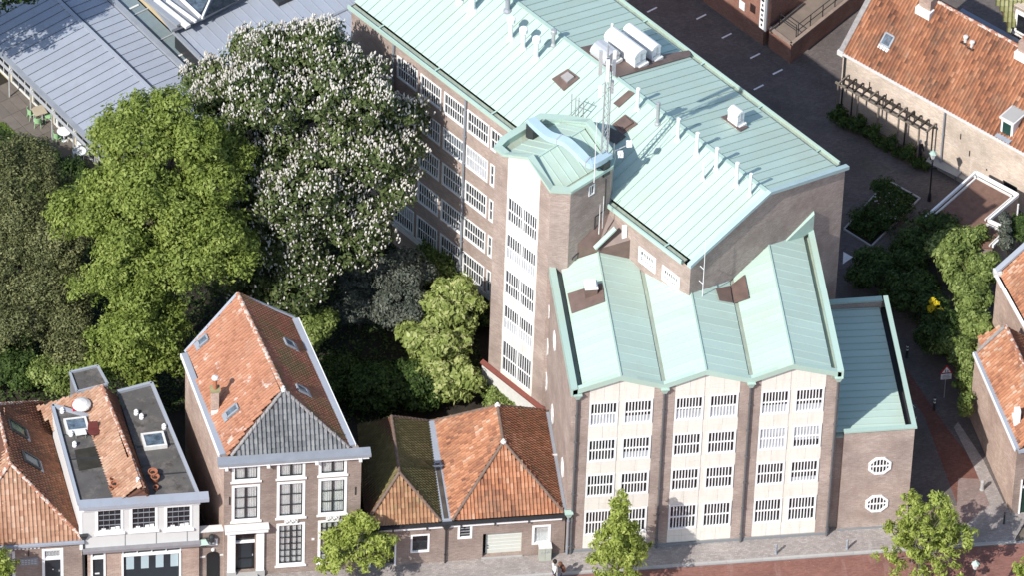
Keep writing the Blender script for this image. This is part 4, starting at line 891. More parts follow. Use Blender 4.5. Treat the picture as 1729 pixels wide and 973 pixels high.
m3 = MB(); m3.prism([p+V3(-.3, .2, .35), p+V3(.3, .2, .35), p+V3(.3, .28, .35), p+V3(-.3, .28, .35)], [p+V3(-.25, .32, .75), p+V3(.25, .32, .75), p+V3(.25, .38, .75), p+V3(-.25, .38, .75)])
top('garden_chair', 'dark red garden chair standing on the flat roof by the orange tiles', 'chair', [('seat', m, plain('dark_red_seat', (.12, .03, .025), .7)), ('leg_frame', m2, m_dark), ('backrest', m3, bpy.data.materials['dark_red_seat'])], p)
p = P(136, 738, zf)
m = MB(); m.box(p+Z*.32, (.3, .03, 0), (-.03, .2, 0), (0, 0, .02)); m2 = MB()
for a, b in ((-.25, -.15), (.25, -.15), (.25, .15), (-.25, .15)): m2.tube(p+V3(a, b, 0), p+V3(a, b, .31), .015, .015, 5)
top('garden_table', 'small metal side table in front of the roof light', 'table', [('tabletop', m, m_whitedull), ('leg_frame', m2, m_steel)], p)
def pot(px, py, r, label, z=zf, grp='terracotta pots on the flat roofs'):
    p = P(px, py, z); t = thing('flower_pot', label, 'pot', p, grp)
    MB().lathe(p, [(0, .01), (r*.7, 0), (r, r*1.5), (r*1.12, r*1.5), (r*1.12, r*1.8), (r*.9, r*1.8), (r*.85, r*1.4), (0, r*1.4)], 12).build('pot', m_terracotta, t)
    MB().lathe(p+Z*r*1.3, [(r*.86, 0), (0, .06)], 10).build('soil', m_soil, t)
for i, (x, y, r, lb) in enumerate(((190, 815, .16, 'small terracotta pot, rearmost of the cluster left of the orange saddle roof'), (194, 825, .22, 'terracotta pot in the middle of the cluster left of the orange saddle roof'), (203, 827, .2, 'dark terracotta pot touching the foot of the orange saddle roof, left side'), (188, 828, .13, 'little terracotta pot nearest the left of the cluster by the gutter'), (206, 821, .12, 'tiny terracotta pot leaning on the tiles left of the ridge'), (258, 806, .24, 'large terracotta pot, rearmost on the right-hand dark flat roof'), (262, 814, .22, 'round terracotta jar in front of the large pot on the right-hand roof'), (263, 828, .14, 'small terracotta pot beside the gutter on the right-hand roof'))): pot(x, y, r, lb)
p = P(233, 815, 7.3); top('roof_ornament', 'grey stone ornament at the street end of the orange saddle ridge', 'ornament', [('ornament', MB().lathe(p, [(.14, -.3), (.14, .1), (.07, .16), (.12, .3), (0, .42)], 10), m_whitedull)], p)
# ---------------- low tiled house at the far left
H1 = thing('tiled_cottage', 'low brick house with hipped pale orange pantile roof at the left edge', 'house', (-29.5, -16, 0))
h0, h1 = -33.2, -25.97
dl = [(-30.35, 2.9, .9), (-28.1, 2.9, .95)]
wall(H1, (h0, FY-.05, 0), X_, h1-h0, -.1, 3.75, [(-30.7-h0, -29.6-h0, -.1, 3.2, .14), (-28.15-h0, -27.0-h0, -.1, 3.2, .14)], m_brick_h)
for x0, x1 in ((-30.7, -29.6), (-28.15, -27.0)):
    m = MB(); ring(m, x0, x1, -.1, 3.2, .15, FY-.07, FY+.05); fr = m.build('door_frame', m_white, H1)
    MB().bx(x0+.15, x1-.15, FY+.02, FY+.07, -.05, 2.3).build('door', m_navy, H1); MB().bx(x0+.15, x1-.15, FY-.04, FY+.05, 2.3, 2.48).build('transom_bar', m_white, H1)
    MB().bx(x0+.15, x1-.15, FY+.03, FY+.06, 2.48, 3.05).build('transom_panel', m_whitedull, H1)
    g = MB()
    for i in range(5):
        for (a, b, c, d_) in ((0, .1, 0, .02), (0, .1, .3, .32), (0, .02, 0, .32), (.08, .1, 0, .32)): g.bx(x0+.2+i*.155+a, x0+.2+i*.155+b, FY, FY+.025, 2.58+c, 2.58+d_)
    g.build('transom_fretwork', m_lead, H1)
    MB().lathe(V3((x0+x1)/2+.02, FY-.0, 1.55), [(.04, -.04), (.05, 0), (.04, .04)], 8).build('door_knob', m_steel, H1)
    MB().bx(x1-.26, x1-.2, FY-.03, FY+.02, 1.35, 1.45).build('handle', m_steel, H1)
MB().bx(-29.35, -28.35, FY-.09, FY-.05, 2.05, 2.6).build('slate_plaque', m_lead, H1)
for i in range(5):
    for j in range(3): MB().bx(-29.25+i*.17, -29.13+i*.17, FY-.098, FY-.09, 2.15+j*.14, 2.19+j*.14).build('plaque_line', m_whitedull, H1)
MB().bx(-28.9, -28.84, FY-.09, FY-.05, 2.75, 3.2).build('wall_anchor', m_dark, H1)
# white relief lettering under the cornice: worn strokes
gl = MB(); random.seed(5)
for i in range(9):
    x = -30.05+i*.21
    gl.bx(x, x+.12, FY-.1, FY-.05, 3.32, 3.40); gl.bx(x, x+.035, FY-.1, FY-.05, 3.40, 3.50) if i % 3 else gl.bx(x+.08, x+.12, FY-.1, FY-.05, 3.40, 3.5)
gl.build('worn_lettering', m_white, H1)
MB().bx(h0, h1+.05, FY-.2, FY-.04, 3.52, 3.66).build('cornice_board', m_white, H1); MB().bx(h0, h1+.1, FY-.32, FY-.04, 3.66, 3.80).build('gutter', m_zinc, H1); MB().bx(h0, h1, FY-.08, FY-.04, 3.36, 3.52).build('green_fascia', plain('dull_green_board', (.12, .15, .14), .7), H1)
a1 = V3(-29.58, -18.1, 7.1); a2 = V3(-29.95, -13.6, 7.1)
e0, e1_, e2_, e3_ = V3(h1+.02, FY-.1, 3.8), V3(-27.35, -10.35, 3.8), V3(-32.0, -10.3, 3.8), V3(h0, FY-.1, 3.8)
tile_roof(H1, [e3_, e0, a1], m_tile_pale, cw=.23, rl=.30, amp=1.3); tile_roof(H1, [e0, e1_, a2, a1], m_tile_rust, cw=.2, rl=.28, amp=.6); tile_roof(H1, [e2_, e3_, a1, a2], m_tile_pale, amp=.8); tile_roof(H1, [e1_, e2_, a2], m_tile_rust, amp=.6)
for a, b in ((e0, a1), (a1, a2), (e3_, a1), (e1_, a2)): ridge_tiles(H1, a+Z*.03, b+Z*.05, m_ridge)
HRp = [e0, e1_, a2, a1]
roof_window(H1, HRp, 28, 727, .75, 1.25, pane=glassy('green_reflecting_glass', (.10, .14, .07), .1, 1.), fr=m_dark); roof_window(H1, HRp, 51, 780, .72, 1.2, pane=plain('roof_blind', (.33, .33, .29), .5), fr=m_dark)
poly_wall(H1, (h1, FY), (-27.3, -10.4), -.1, 3.75, m_brick_h)
downpipe(H1, h1+.08, FY-.12, 0, 3.9, m_dark, .05, hop=m_dark)
# ---------------- gate wall between the houses
GW = thing('gate_wall', 'narrow brick gate wall with arched black door between two houses', 'wall', (-19, -20.6, 0))
wall(GW, (-19.62, FY+.1, 0), X_, 1.28, -.1, 3.55, [(.38, 1.08, -.1, 1.7, .15)], m_brick_h)
arch = MB(); cxg = -18.89
pts_ = [(cxg+.35*math.cos(math.pi*i/8), 1.68+.26*math.sin(math.pi*i/8)) for i in range(9)]
MB().prism([V3(x, FY+.06, z) for x, z in pts_+[(cxg-.35, -.05), (cxg+.35, -.05)]], [V3(x, FY+.085, z) for x, z in pts_+[(cxg-.35, -.05), (cxg+.35, -.05)]]).build('door', m_black, GW)
MB().bx(-19.65, -18.33, FY, FY+.45, 3.55, 3.63).build('coping', m_whitedull, GW)
MB().bx(-19.6, -19.3, FY+.06, FY+.1, 1.55, 1.65).build('stone_band', m_whitedull, GW); MB().bx(-18.52, -18.34, FY+.06, FY+.1, 1.6, 1.7).build('stone_band', m_whitedull, GW)
pl = MB(); pl.bx(-19.12, -18.65, FY+.05, FY+.1, 2.45, 2.95); plq = pl.build('wall_plaque', m_white, GW)
MB().bx(-19.03, -18.74, FY+.03, FY+.05, 2.53, 2.87).build('plaque_relief', m_lead, plq); MB().bx(-18.95, -18.84, FY+.02, FY+.03, 2.6, 2.8).build('plaque_figure', m_white, plq)
MB().lathe(V3(-18.9, FY+.04, 2.15), [(.02, -.08), (.09, -.06), (.09, .06), (.02, .08)], 8).build('round_lamp', m_white, GW)
WL = thing('wall_lantern', 'black wall lantern with green copper hood on the gate wall', 'lantern', (-19.2, FY, 2.9))
MB().prism([V3(-19.62, FY-.42, 3.0), V3(-19.14, FY-.42, 3.0), V3(-19.14, FY-.0, 3.0), V3(-19.62, FY-.0, 3.0)], [V3(-19.5, FY-.24, 3.22), V3(-19.3, FY-.24, 3.22), V3(-19.3, FY-.16, 3.22), V3(-19.5, FY-.16, 3.22)]).build('hood', m_copper_trim, WL)
MB().lathe(V3(-19.38, FY-.2, 2.7), [(.1, 0), (.16, .3), (0, .3)], 4).build('lantern_glass', m_glass, WL)
m = MB(); m.lathe(V3(-18.98, FY-.12, 3.0), [(.16, 0), (.16, .35), (.1, .45), (0, .48)], 10); m.build('lantern_drum', m_dark, WL)
MB().tube(V3(-19.5, FY-.1, 3.25), V3(-18.98, FY-.12, 3.3), .03, .03, 5).build('bracket', m_dark, WL)
# ---------------- low workshop with twin hips
L = thing('low_workshop', 'low brown brick building with two hipped pantile roofs and a garage door', 'building', (-5.3, -17, 0))
lx0, lx1 = -10.9, .28
lh = [(-8.15, .87, 1.03, 1.39), (-5.6, 1.69, .8, 1.1), (-1.52, .85, 1.02, 1.48)]
hl = [(x-lx0, x-lx0+w, z, z+h) for x, z, w, h in lh]+[(-4.2-lx0, -2.04-lx0, .12, 1.93, .32), (-10.37-lx0, -8.95-lx0, -.1, 2.3, .25)]
wall(L, (lx0, FY, 0), X_, lx1-lx0, -.1, 2.95, hl, m_brick_h)
window(L, frame(X_, Y_, V3(-8.15, FY, .87)), 1.03, 1.39, 1, 1, f=.1); window(L, frame(X_, Y_, V3(-5.6, FY, 1.69)), .8, 1.1, 1, 4, f=.12, bar=.03, barmat=m_steel)
window(L, frame(X_, Y_, V3(-1.52, FY, .85)), 1.02, 1.48, 1, 1, f=.13, curtain='full')
gd = MB().bx(-4.0, -2.04, FY+.28, FY+.33, .12, 1.93).build('garage_door', plain('cream_garage_door', (.55, .56, .50), .6, var=.05), L)
for i in range(6): MB().bx(-4.0, -2.06, FY+.265, FY+.28, .4+i*.27, .42+i*.27).build('door_rib', m_whitedull, gd)
for z in (.55, .75): MB().lathe(V3(-3.9, FY+.25, z), [(.03, -.02), (.04, 0), (.03, .03)], 8).build('lock', m_dark, gd)
MB().bx(-4.25, -2.0, FY-.05, FY+.3, -.02, .1).build('door_sill', m_kerb, L)
MB().bx(-10.3, -8.98, FY+.2, FY+.24, -.05, 2.25).build('door', m_dark, L)
m = MB(); ring(m, -10.4, -8.93, -.1, 2.33, .09, FY-.03, FY+.12); m.build('door_frame', m_white, L)
x = -10.95
while x < .1:
    w = min(1.85, .25-x); MB().bx(x, x+w-.03, FY-.12, FY-.01, 2.74, 3.0).build('cornice_board', m_white, L); MB().bx(x+w-.08, x+w-.02, FY-.2, FY-.0, 2.72, 3.02).build('gutter_bracket', m_dark, L); x += w
MB().bx(-10.95, .25, FY-.26, FY-.05, 3.03, 3.14).build('gutter', m_dark, L)
zl = 3.2; yb = -13.2
l1 = [V3(-10.7, FY-.02, zl), V3(-6.55, FY-.02, zl), V3(-6.35, yb, zl), V3(-10.1, yb+.1, zl)]; ra, rb_ = V3(-8.68, -19.35, 5.65), V3(-8.62, -15.1, 5.65)
l2 = [V3(-5.9, FY-.02, zl), V3(.15, FY-.02, zl), V3(.12, yb+.2, zl), V3(-5.95, yb, zl)]; rc, rd = V3(-2.85, -17.95, 6.0), V3(-2.83, -15.15, 6.0)
tile_roof(L, [l1[0], l1[1], ra], m_tile_brown, cw=.2, rl=.3, amp=1.2); tile_roof(L, [l1[1], l1[2], rb_, ra], m_tile_moss, cw=.2, rl=.28, amp=.9); tile_roof(L, [l1[3], l1[0], ra, rb_], m_tile_moss, cw=.2, rl=.28, amp=.9); tile_roof(L, [l1[2], l1[3], rb_], m_tile_moss)
tile_roof(L, [l2[0], l2[1], rc], m_tile, cw=.2, rl=.3, amp=1.25, bias=.04); tile_roof(L, [l2[3], l2[0], rc, rd], m_tile, cw=.2, rl=.28, amp=.9, bias=.04); tile_roof(L, [l2[1], l2[2], rd, rc], m_tile_rust, cw=.2, rl=.28, amp=.9, bias=.15); tile_roof(L, [l2[2], l2[3], rd], m_tile_rust)
mrb = plain('brown_ridge_tile', (.20, .14, .11), .85, var=.3, sc=5)
for a, b in ((l1[0], ra), (l1[1], ra), (ra, rb_), (l1[2], rb_), (l2[0], rc), (l2[1], rc), (rc, rd), (l2[2], rd), (l2[3], rd)): ridge_tiles(L, a+Z*.02, b+Z*.04, mrb, r=.09)
for p in (rc, rd): MB().lathe(p, [(.16, 0), (.16, .1), (.08, .16), (.08, .24), (0, .3)], 8).build('finial', m_whitedull, L)
vg = MB(); vg.prism([V3(-6.5, FY, 3.1), V3(-5.92, FY, 3.1), V3(-5.98, yb, 3.1), V3(-6.36, yb, 3.1)], [V3(-6.5, FY, 3.24), V3(-5.92, FY, 3.24), V3(-5.98, yb, 3.24), V3(-6.36, yb, 3.24)]); vgo = vg.build('valley_gutter', m_zinc, L)
MB().bx(-6.35, -6.1, FY+.1, -16.5, 3.245, 3.26).build('algae_streak', plain('algae_film', (.10, .085, .07), .4, var=.4), vgo)
for y in (-16.8,): MB().bx(-6.55, -5.9, y, y+.1, 3.24, 3.32).build('gutter_strap', m_whitedull, L)
MB().bx(.14, .34, FY, yb, 3.1, 3.3).build('side_gutter', m_lead, L); MB().bx(.0, .4, -16.6, -16.5, 3.3, 3.36).build('gutter_strap', m_whitedull, L)
poly_wall(L, (0.1, yb+.2), (-10.0, yb+.1), -.1, 3.2, m_brick_h); poly_wall(L, (-10.1, yb+.1), (lx0, FY), -.1, 3.2, m_brick_h); poly_wall(L, (lx1, FY), (.12, yb+.2), -.1, 3.2, m_brick_h)
dpp = downpipe(L, -6.25, FY-.1, 0, 2.7, m_dark, .045, hop=m_dark)
downpipe(L, .42, FY-.12, 0, 3.0, m_lead, .06, hop=m_copper_trim)
# ---------------- right house at the alley corner
RH = thing('corner_house', 'narrow orange-tiled house with weathered brick side wall at the alley corner', 'house', (26, -16.5, 0))
r0, r1, r2, r3 = V3(25.05, -20.2, 0), V3(23.98, -12.6, 0), V3(27.3, -12.1, 0), V3(28.6, -20.0, 0); zh = 5.0
poly_wall(RH, r1, r0, -.1, zh, m_brick_side); poly_wall(RH, r2, r1, -.1, zh, m_brick_side); poly_wall(RH, r3, r2, -.1, zh, m_brick_side)
wall(RH, r0, r3-r0, (r3-r0).length, -.1, zh, [(.42, 1.5, -.1, 2.6, .15)], m_brick_h)
MB().bx(25.5, 26.5, -20.15, -20.08, -.05, 1.95).build('door', plain('dark_green_door', (.015, .04, .03), .4), RH)
MB().bx(25.5, 26.5, -20.12, -20.06, 2.1, 2.55).build('transom_pane', m_glass, RH)
for x in (25.44, 26.5): MB().bx(x, x+.09, -20.24, -20.1, -.05, 2.6).build('door_post', m_white, RH)
MB().bx(25.5, 26.5, -20.2, -20.1, 1.95, 2.08).build('door_post', m_white, RH)
k0, k1, k2, k3 = (V3(p.x, p.y, zh+.05) for p in (r0+V3(.15, 0, 0), r1+V3(.15, 0, 0), r2, r3)); kb, kf = V3(25.62, -12.35, 6.65), V3(26.85, -20.1, 6.65)
tile_roof(RH, [k0, k1, kb, kf], m_tile, cw=.2, rl=.26, amp=.8, bias=.1); tile_roof(RH, [k2, k3, kf, kb], m_tile_rust, amp=.8); ridge_tiles(RH, kf+Z*.03, kb+Z*.03, m_ridge)
MB().poly([V3(r1.x, r1.y, zh), V3(r2.x, r2.y, zh), kb]).build('gable', m_brick_side, RH); MB().poly([V3(r0.x, r0.y, zh), V3(r3.x, r3.y, zh), kf]).build('gable', m_brick_h, RH)
MB().beam(V3(r0.x+.02, r0.y, zh+.04), V3(r1.x+.02, r1.y, zh+.04), .24, .16).build('zinc_gutter', m_zinc, RH); MB().beam(V3(r0.x-.12, r0.y, zh-.02), V3(r1.x-.12, r1.y, zh-.02), .06, .2).build('gutter_board', m_white, RH)
MB().beam(k1+Z*.08, kb+Z*.06, .2, .14).build('verge_coping', m_ridge_grey, RH)
MB().beam(V3(25.1, -20.26, 4.95), V3(28.6, -20.06, 4.95), .2, .2).build('front_gutter', m_zinc, RH)
cq = SL(1716, 715, [k0, k1, kb, kf]); m = MB(); m.box(cq+Z*.3, (.16, 0, 0), (0, .2, 0), (0, 0, .75)); m.build('chimney', m_white, RH); MB().box(cq+V3(.1, .35, .1), (.25, 0, 0), (0, .25, 0), (0, 0, .1)).build('chimney_flashing', m_white, RH)
# house behind it
R2 = thing('rear_house', 'orange-tiled house with stone-capped brick gable behind the corner house', 'house', (28, -8, 0))
g0 = P(1684, 460, 6.2); g1 = P(1735, 408, 8.4); y_ = g0.y
ga = [V3(g0.x, y_, 0), V3(g0.x+3.6, y_+.9, 0), V3(g0.x+5.2, y_-6.15, 0), V3(g0.x+1.5, y_-7.0, 0)]
for a, b in ((1, 0), (2, 1), (3, 2), (0, 3)): poly_wall(R2, ga[a], ga[b], -.1, 6.1, m_brick_side)
rt = [V3(g0.x+1.9, y_+.45, 8.0), V3(g0.x+3.4, y_-6.7, 8.0)]; e4 = [V3(p.x, p.y, 6.15) for p in ga]
tile_roof(R2, [e4[3]+V3(.1, 0, 0), e4[0]+V3(.15, 0, 0), rt[0], rt[1]], m_tile, cw=.2, rl=.26, amp=.8, bias=.1); tile_roof(R2, [e4[1], e4[2], rt[1], rt[0]], m_tile, amp=.8); ridge_tiles(R2, rt[0]+Z*.03, rt[1]+Z*.03, m_ridge)
MB().poly([e4[0], e4[1], rt[0]]).build('gable', m_brick_side, R2); MB().poly([e4[3], e4[2], rt[1]]).build('gable', m_brick_side, R2)
MB().beam(e4[0]+V3(-.1, .02, .1), rt[0]+V3(0, .02, .15), .34, .14).build('gable_coping', m_zinc, R2); MB().box(e4[0]+Z*.05, (.22, 0, 0), (0, .2, 0), (0, 0, .16)).build('kneeler_stone', m_whitedull, R2)
MB().beam(e4[0]+V3(-.1, -.1, -.05), e4[3]+V3(-.1, 0, -.05), .16, .14).build('zinc_gutter', m_white, R2)
# lean-to
LT = thing('lean_to', 'small orange-tiled lean-to roof squeezed between hedge and corner house', 'shed', (24.6, -9.9, 0))
lt = [P(1660, 590, 3.3), P(1652, 570, 3.3), P(1688, 553, 4.4), P(1692, 566, 4.4)]
tile_roof(LT, lt, m_tile, cw=.2, rl=.26, amp=.8, bias=.2); MB().prism([V3(p.x, p.y, -.1) for p in lt], [p-Z*.15 for p in lt]).build('wall', m_brick_side, LT)
# ---------------- flat-roofed outbuilding with white edge
FE = thing('flat_outbuilding', 'low flat-roofed outbuilding with red-brown roof and white raised edges', 'outbuilding', (26.5, 1, 0))
m_sedum = plain('red_brown_roof_gravel', (.20, .115, .085), .95, var=.3, sc=2.5, bump=.5)
fp = [V3(*q, 2.6) for q in ((26.93, 4.19), (29.02, 2.13), (26.99, .23), (28.06, -.65), (26.9, -1.85), (25.4, -1.6), (23.31, .64))]
MB().prism([V3(p.x, p.y, -.1) for p in fp], [p-Z*.25 for p in fp]).build('wall', m_brick_h, FE)
MB().prism([p-Z*.24 for p in fp], [p-Z*.16 for p in fp]).build('flat_roof', m_sedum, FE)
for i in (0, 1, 2, 3, 6):
    a, b = fp[i], fp[(i+1) % 7]; MB().beam(a, b, .11, .22).build('roof_edge_trim', m_white, FE)
    c = sum(fp, Vector())/7; d = (b-a).normalized(); s_ = Z.cross(d); s_ = s_ if s_.dot(c-a) > 0 else -s_
    MB().beam(a+s_*.22-Z*.1, b+s_*.22-Z*.1, .09, .12).build('inner_trim', m_whitedull, FE)
downpipe(FE, 28.95, 1.6, 0, 2.4, m_white, .05)
# ---------------- long tiled house at the upper right
UR = thing('long_tiled_house', 'long pale brick house with big orange pantile roof at the upper right', 'house', (26, 9.5, 0))
zu = 4.6
ua = V3(20.54, 12.83, 0); ub = V3(25.65, 7.56, 0); uc = ub+(ub-ua).normalized()*9
ud = (uc-ua).normalized(); un = Z.cross(ud)    # inward normal
Lw = (uc-ua).length
wall(UR, ua, ud, Lw, -.1, zu, [(11.6, 12.6, .3, 1.6)], m_brick_pale)
MB().box(ua+ud*12.1+un*.15+Z*.95, ud*.5, un*.02, Z*.65).build('pane', m_glass, UR)
poly_wall(UR, ua+un*7.0, ua, -.1, zu, m_brick_pale)
rk = lambda s, d, z: ua+ud*s+un*d+Z*z
ST = [rk(.12, -.12, zu), rk(Lw, -.12, zu), rk(Lw, 3.5, zu+3.6), rk(.12, 3.5, zu+3.6)]; SB = [rk(Lw, 7.1, zu), rk(.12, 7.1, zu), rk(.12, 3.5, zu+3.6), rk(Lw, 3.5, zu+3.6)]
tile_roof(UR, ST, m_tile, cw=.205, rl=.30, amp=1.6, bias=-.06); MB().slab(SB, .1).build('rear_roof_slope', m_tile_rust, UR)
ridge_tiles(UR, rk(.12, 3.5, zu+3.64), rk(Lw, 3.5, zu+3.64), m_ridge)
MB().poly([rk(0, 0, zu), rk(0, 7, zu), rk(0, 3.5, zu+3.5)]).build('gable', m_brick_pale, UR)
MB().prism([rk(-.18, -.2, zu-.1), rk(.14, -.2, zu-.1), rk(.14, 3.5, zu+3.6), rk(-.18, 3.5, zu+3.6)], [rk(-.18, -.2, zu+.12), rk(.14, -.2, zu+.12), rk(.14, 3.5, zu+3.82), rk(-.18, 3.5, zu+3.82)]).build('gable_coping', m_ridge_grey, UR)
MB().box(rk(-.03, -.1, zu-.05), ud*.2, un*.2, Z*.16).build('kneeler_stone', m_whitedull, UR)
MB().beam(rk(.1, -.22, zu-.02), rk(Lw, -.22, zu-.02), .15, .12).build('gutter', m_whitedull, UR); MB().beam(rk(.1, -.05, zu-.17), rk(Lw, -.05, zu-.17), .12, .18).build('gutter_board', m_white, UR)
for s_ in (.22, 7.35): p = rk(s_, -.12, 0); downpipe(UR, p.x, p.y, 0, zu-.1, m_lead if s_ > 1 else m_dark, .05)
for s_, z in ((2.0, 3.2), (3.2, 3.0), (5.2, 2.9), (8.5, 3.1), (9.2, 2.2)): MB().box(rk(s_, -.03, z), ud*.02, un*.03, Z*.2).build('wall_anchor', m_dark, UR)
roof_window(UR, ST, 1500, 68, .6, .7, pane=m_glassblue, flash=m_white)
for (x, y) in ((1630, 70), (1641, 79)):
    p = SL(x, y, ST); MB().lathe(p, [(.1, -.1), (.1, .3), (.15, .32), (.15, .42), (0, .46)], 10).build('roof_vent', m_whitedull, UR); MB().box(p-Z*.02, ud*.22, un*.22, Z*.02).build('vent_flashing', m_dark, UR)
for (x, y, hh) in ((1566, 14, 1.0), (1733, 90, 1.0)):
    p = SL(x, y, ST); m = MB(); m.box(p+Z*.25, ud*.4, un*.3, Z*hh*.7); m.build('chimney', m_brick_side, UR)
    MB().box(p-un*.25-Z*.05, ud*.5, un*.25, Z*.25).build('chimney_flashing', m_white, UR)
    for k in (-.2, .15): MB().lathe(p+ud*k+Z*hh*.95, [(.1, 0), (.12, .25), (.07, .25)], 8).build('chimney_pot', m_terracotta, UR)
# dormer
pd = SL(1702, 222, ST); dd_ = pd; t_ = ud; f_ = un
q = [pd-t_*.42-f_*.15, pd+t_*.42-f_*.15, pd+t_*.42+f_*1.2, pd-t_*.42+f_*1.2]
DM = MB().prism([p-Z*.25 for p in q], [p+Z*.95 for p in q]).build('dormer', m_white, UR)
MB().box(pd-f_*.17+Z*.33, t_*.27, f_*.015, Z*.42).build('dormer_window', plain('dark_green_shutter', (.02, .06, .05), .4), DM)
MB().box(pd+f_*.48+Z*1.0, t_*.52, f_*.75, Z*.06).build('dormer_roof', m_whitedull, DM); MB().box(pd+f_*.48+Z*1.07, t_*.43, f_*.66, Z*.012).build('dormer_felt', m_kerb, DM); MB().box(pd-f_*.35-Z*.22, t_*.5, f_*.2, Z*.05).build('dormer_flashing', m_zinc, DM)
# low ledge, bench and pergola by the long house
# rear roofs behind the long house
NR = thing('rear_roof_block', 'dark blue-grey gutter roof and pale gable behind the long tiled house', 'building', (30, 16, 0))
a, b, c, d_ = rk(3.5, 5.0, 5.4), rk(Lw, 5.0, 5.4), rk(Lw, 6.6, 5.4), rk(3.5, 6.6, 5.4)
MB().prism([V3(p.x, p.y, -.1) for p in (a, b, c, d_)], [a, b, c, d_]).build('flat_zinc_roof', plain('dark_blue_grey_zinc', (.20, .23, .29), .5, var=.1), NR)  # a darker blue-grey zinc than the hall roofs
w0 = rk(6.8, 6.9, 0); w1 = rk(16, 6.9, 0); poly_wall(NR, w0, w1, -.1, 7.5, m_brick_pale)
MB().prism([V3(p.x, p.y, -.1) for p in (w0, w1, w1+un*6, w0+un*6)], [V3(p.x, p.y, 7.4) for p in (w0, w1, w1+un*6, w0+un*6)]).build('wall', m_brick_pale, NR)
MB().box(w0+ud*.9+un*-.05+Z*6.4, ud*.7, un*.05, Z*.8).build('window_frame', m_white, NR); MB().box(w0+ud*.9+un*-.09+Z*6.4, ud*.5, un*.05, Z*.6).build('pane', m_glass, NR)
mr = [w0+ud*2.9+un*.0+Z*7.5, w0+ud*5.0+un*(-.9)+Z*5.6, w0+ud*9+un*1.0+Z*6.6, w0+ud*7+un*4+Z*9.0]
mr = [P(1681, -4, 7.6), P(1703, 50, 5.6), P(1760, -2, 7.6), P(1740, -70, 9.6)]
tile_roof(NR, mr, attr_mat('mossy_green_pantile', [(0, (.13, .13, .05)), (.5, (.24, .24, .11)), (1, (.36, .35, .2))], .85), cw=.24, rl=.32, amp=1.6)
MB().slab([P(1703, 52, 5.5), P(1729, 66, 5.3), P(1760, 40, 5.5), P(1750, 5, 6.5)], .1).build('white_gutter_roof', m_whitedull, NR)
# ---------------- brick building with walkway at the top
UB = thing('brick_walkway_block', 'red-brown brick building with raised paved walkway at the top', 'building', (19, 21, 0))
z3 = 1.5
b0, b1, b2 = P(1262, 48, z3), P(1336, 75, z3), P(1430, 0, z3)

wk = [P(1299, 47, z3), P(1336, 75, z3), P(1430, 0, z3), P(1500, -56, z3), P(1450, -80, z3), P(1357, 0, z3), P(1319, 33, z3)]
MB().prism([V3(p.x, p.y, -.1) for p in wk], [p-Z*.05 for p in wk]).build('walkway_wall', m_brick_red, UB)
MB().slab([p+Z*.0 for p in wk], .05).build('walkway_paving', plain('walkway_tiles', (.22, .175, .14), .9, var=.2, sc=1.5), UB)
MB().beam(wk[1]+Z*.05, wk[3]+Z*.05, .22, .1).build('walkway_coping', plain('walkway_coping', (.30, .225, .18), .9, var=.2, sc=4), UB); MB().beam(wk[0]+Z*.05, wk[1]+Z*.05, .22, .1).build('walkway_coping', bpy.data.materials['walkway_coping'], UB)
rw = [P(1222, -8, 1.6), P(1290, 42, 1.6)]
t = (rw[1]-rw[0]).normalized(); n_ = Z.cross(t); m = MB(); q = [rw[0]-t*12, rw[1], rw[1]+n_*6, rw[0]-t*12+n_*6]
MB().prism([V3(p.x, p.y, -.1) for p in q], [V3(p.x, p.y, 7.5) for p in q]).build('wall', m_brick_red, UB)
MB().box(P(1254, 8, 3.2)-n_*.05, t*.22, n_*.02, Z*.3).build('white_sign', m_white, UB)
sg = P(1290, 22, 3.0)-n_*.12
SGN = thing('banner_sign', 'tall white vertical sign with dark lettering on the brick corner', 'sign', sg-Z*1.5)
MB().box(sg+Z*.4, t*.19, n_*.03, Z*1.5).build('sign_board', m_white, SGN); MB().box(sg+t*.3+Z*.4, t*.07, n_*.05, Z*1.5).build('sign_post', m_steel, SGN)
for i in range(7): MB().box(sg-n_*.035+Z*(-.8+i*.38), t*(.06+.05*(i % 2)), n_*.006, Z*.09).build('sign_lettering', m_dark, SGN)
def railing(label, pts, H=1.0, step=1.0):
    r_ = thing('railing', label, 'railing', pts[0]); m = MB()
    for a, b in zip(pts[:-1], pts[1:]):
        for h_ in (H, H*.55): MB().beam(a+Z*h_, b+Z*h_, .035, .035).build('rail', m_dark, r_)
        nn = max(1, round((b-a).length/step))
        for i in range(nn+1): p = a+(b-a)*i/nn; MB().tube(p, p+Z*(H+.03), .03, .03, 6).build('post', m_dark, r_)
railing('long dark metal railing along the outer edge of the raised walkway', [P(1347, 62, z3), P(1430, -3, z3), P(1460, -26, z3)])
railing('short dark railing across the end of the raised walkway', [P(1316, 42, z3), P(1344, 62, z3)], .9)
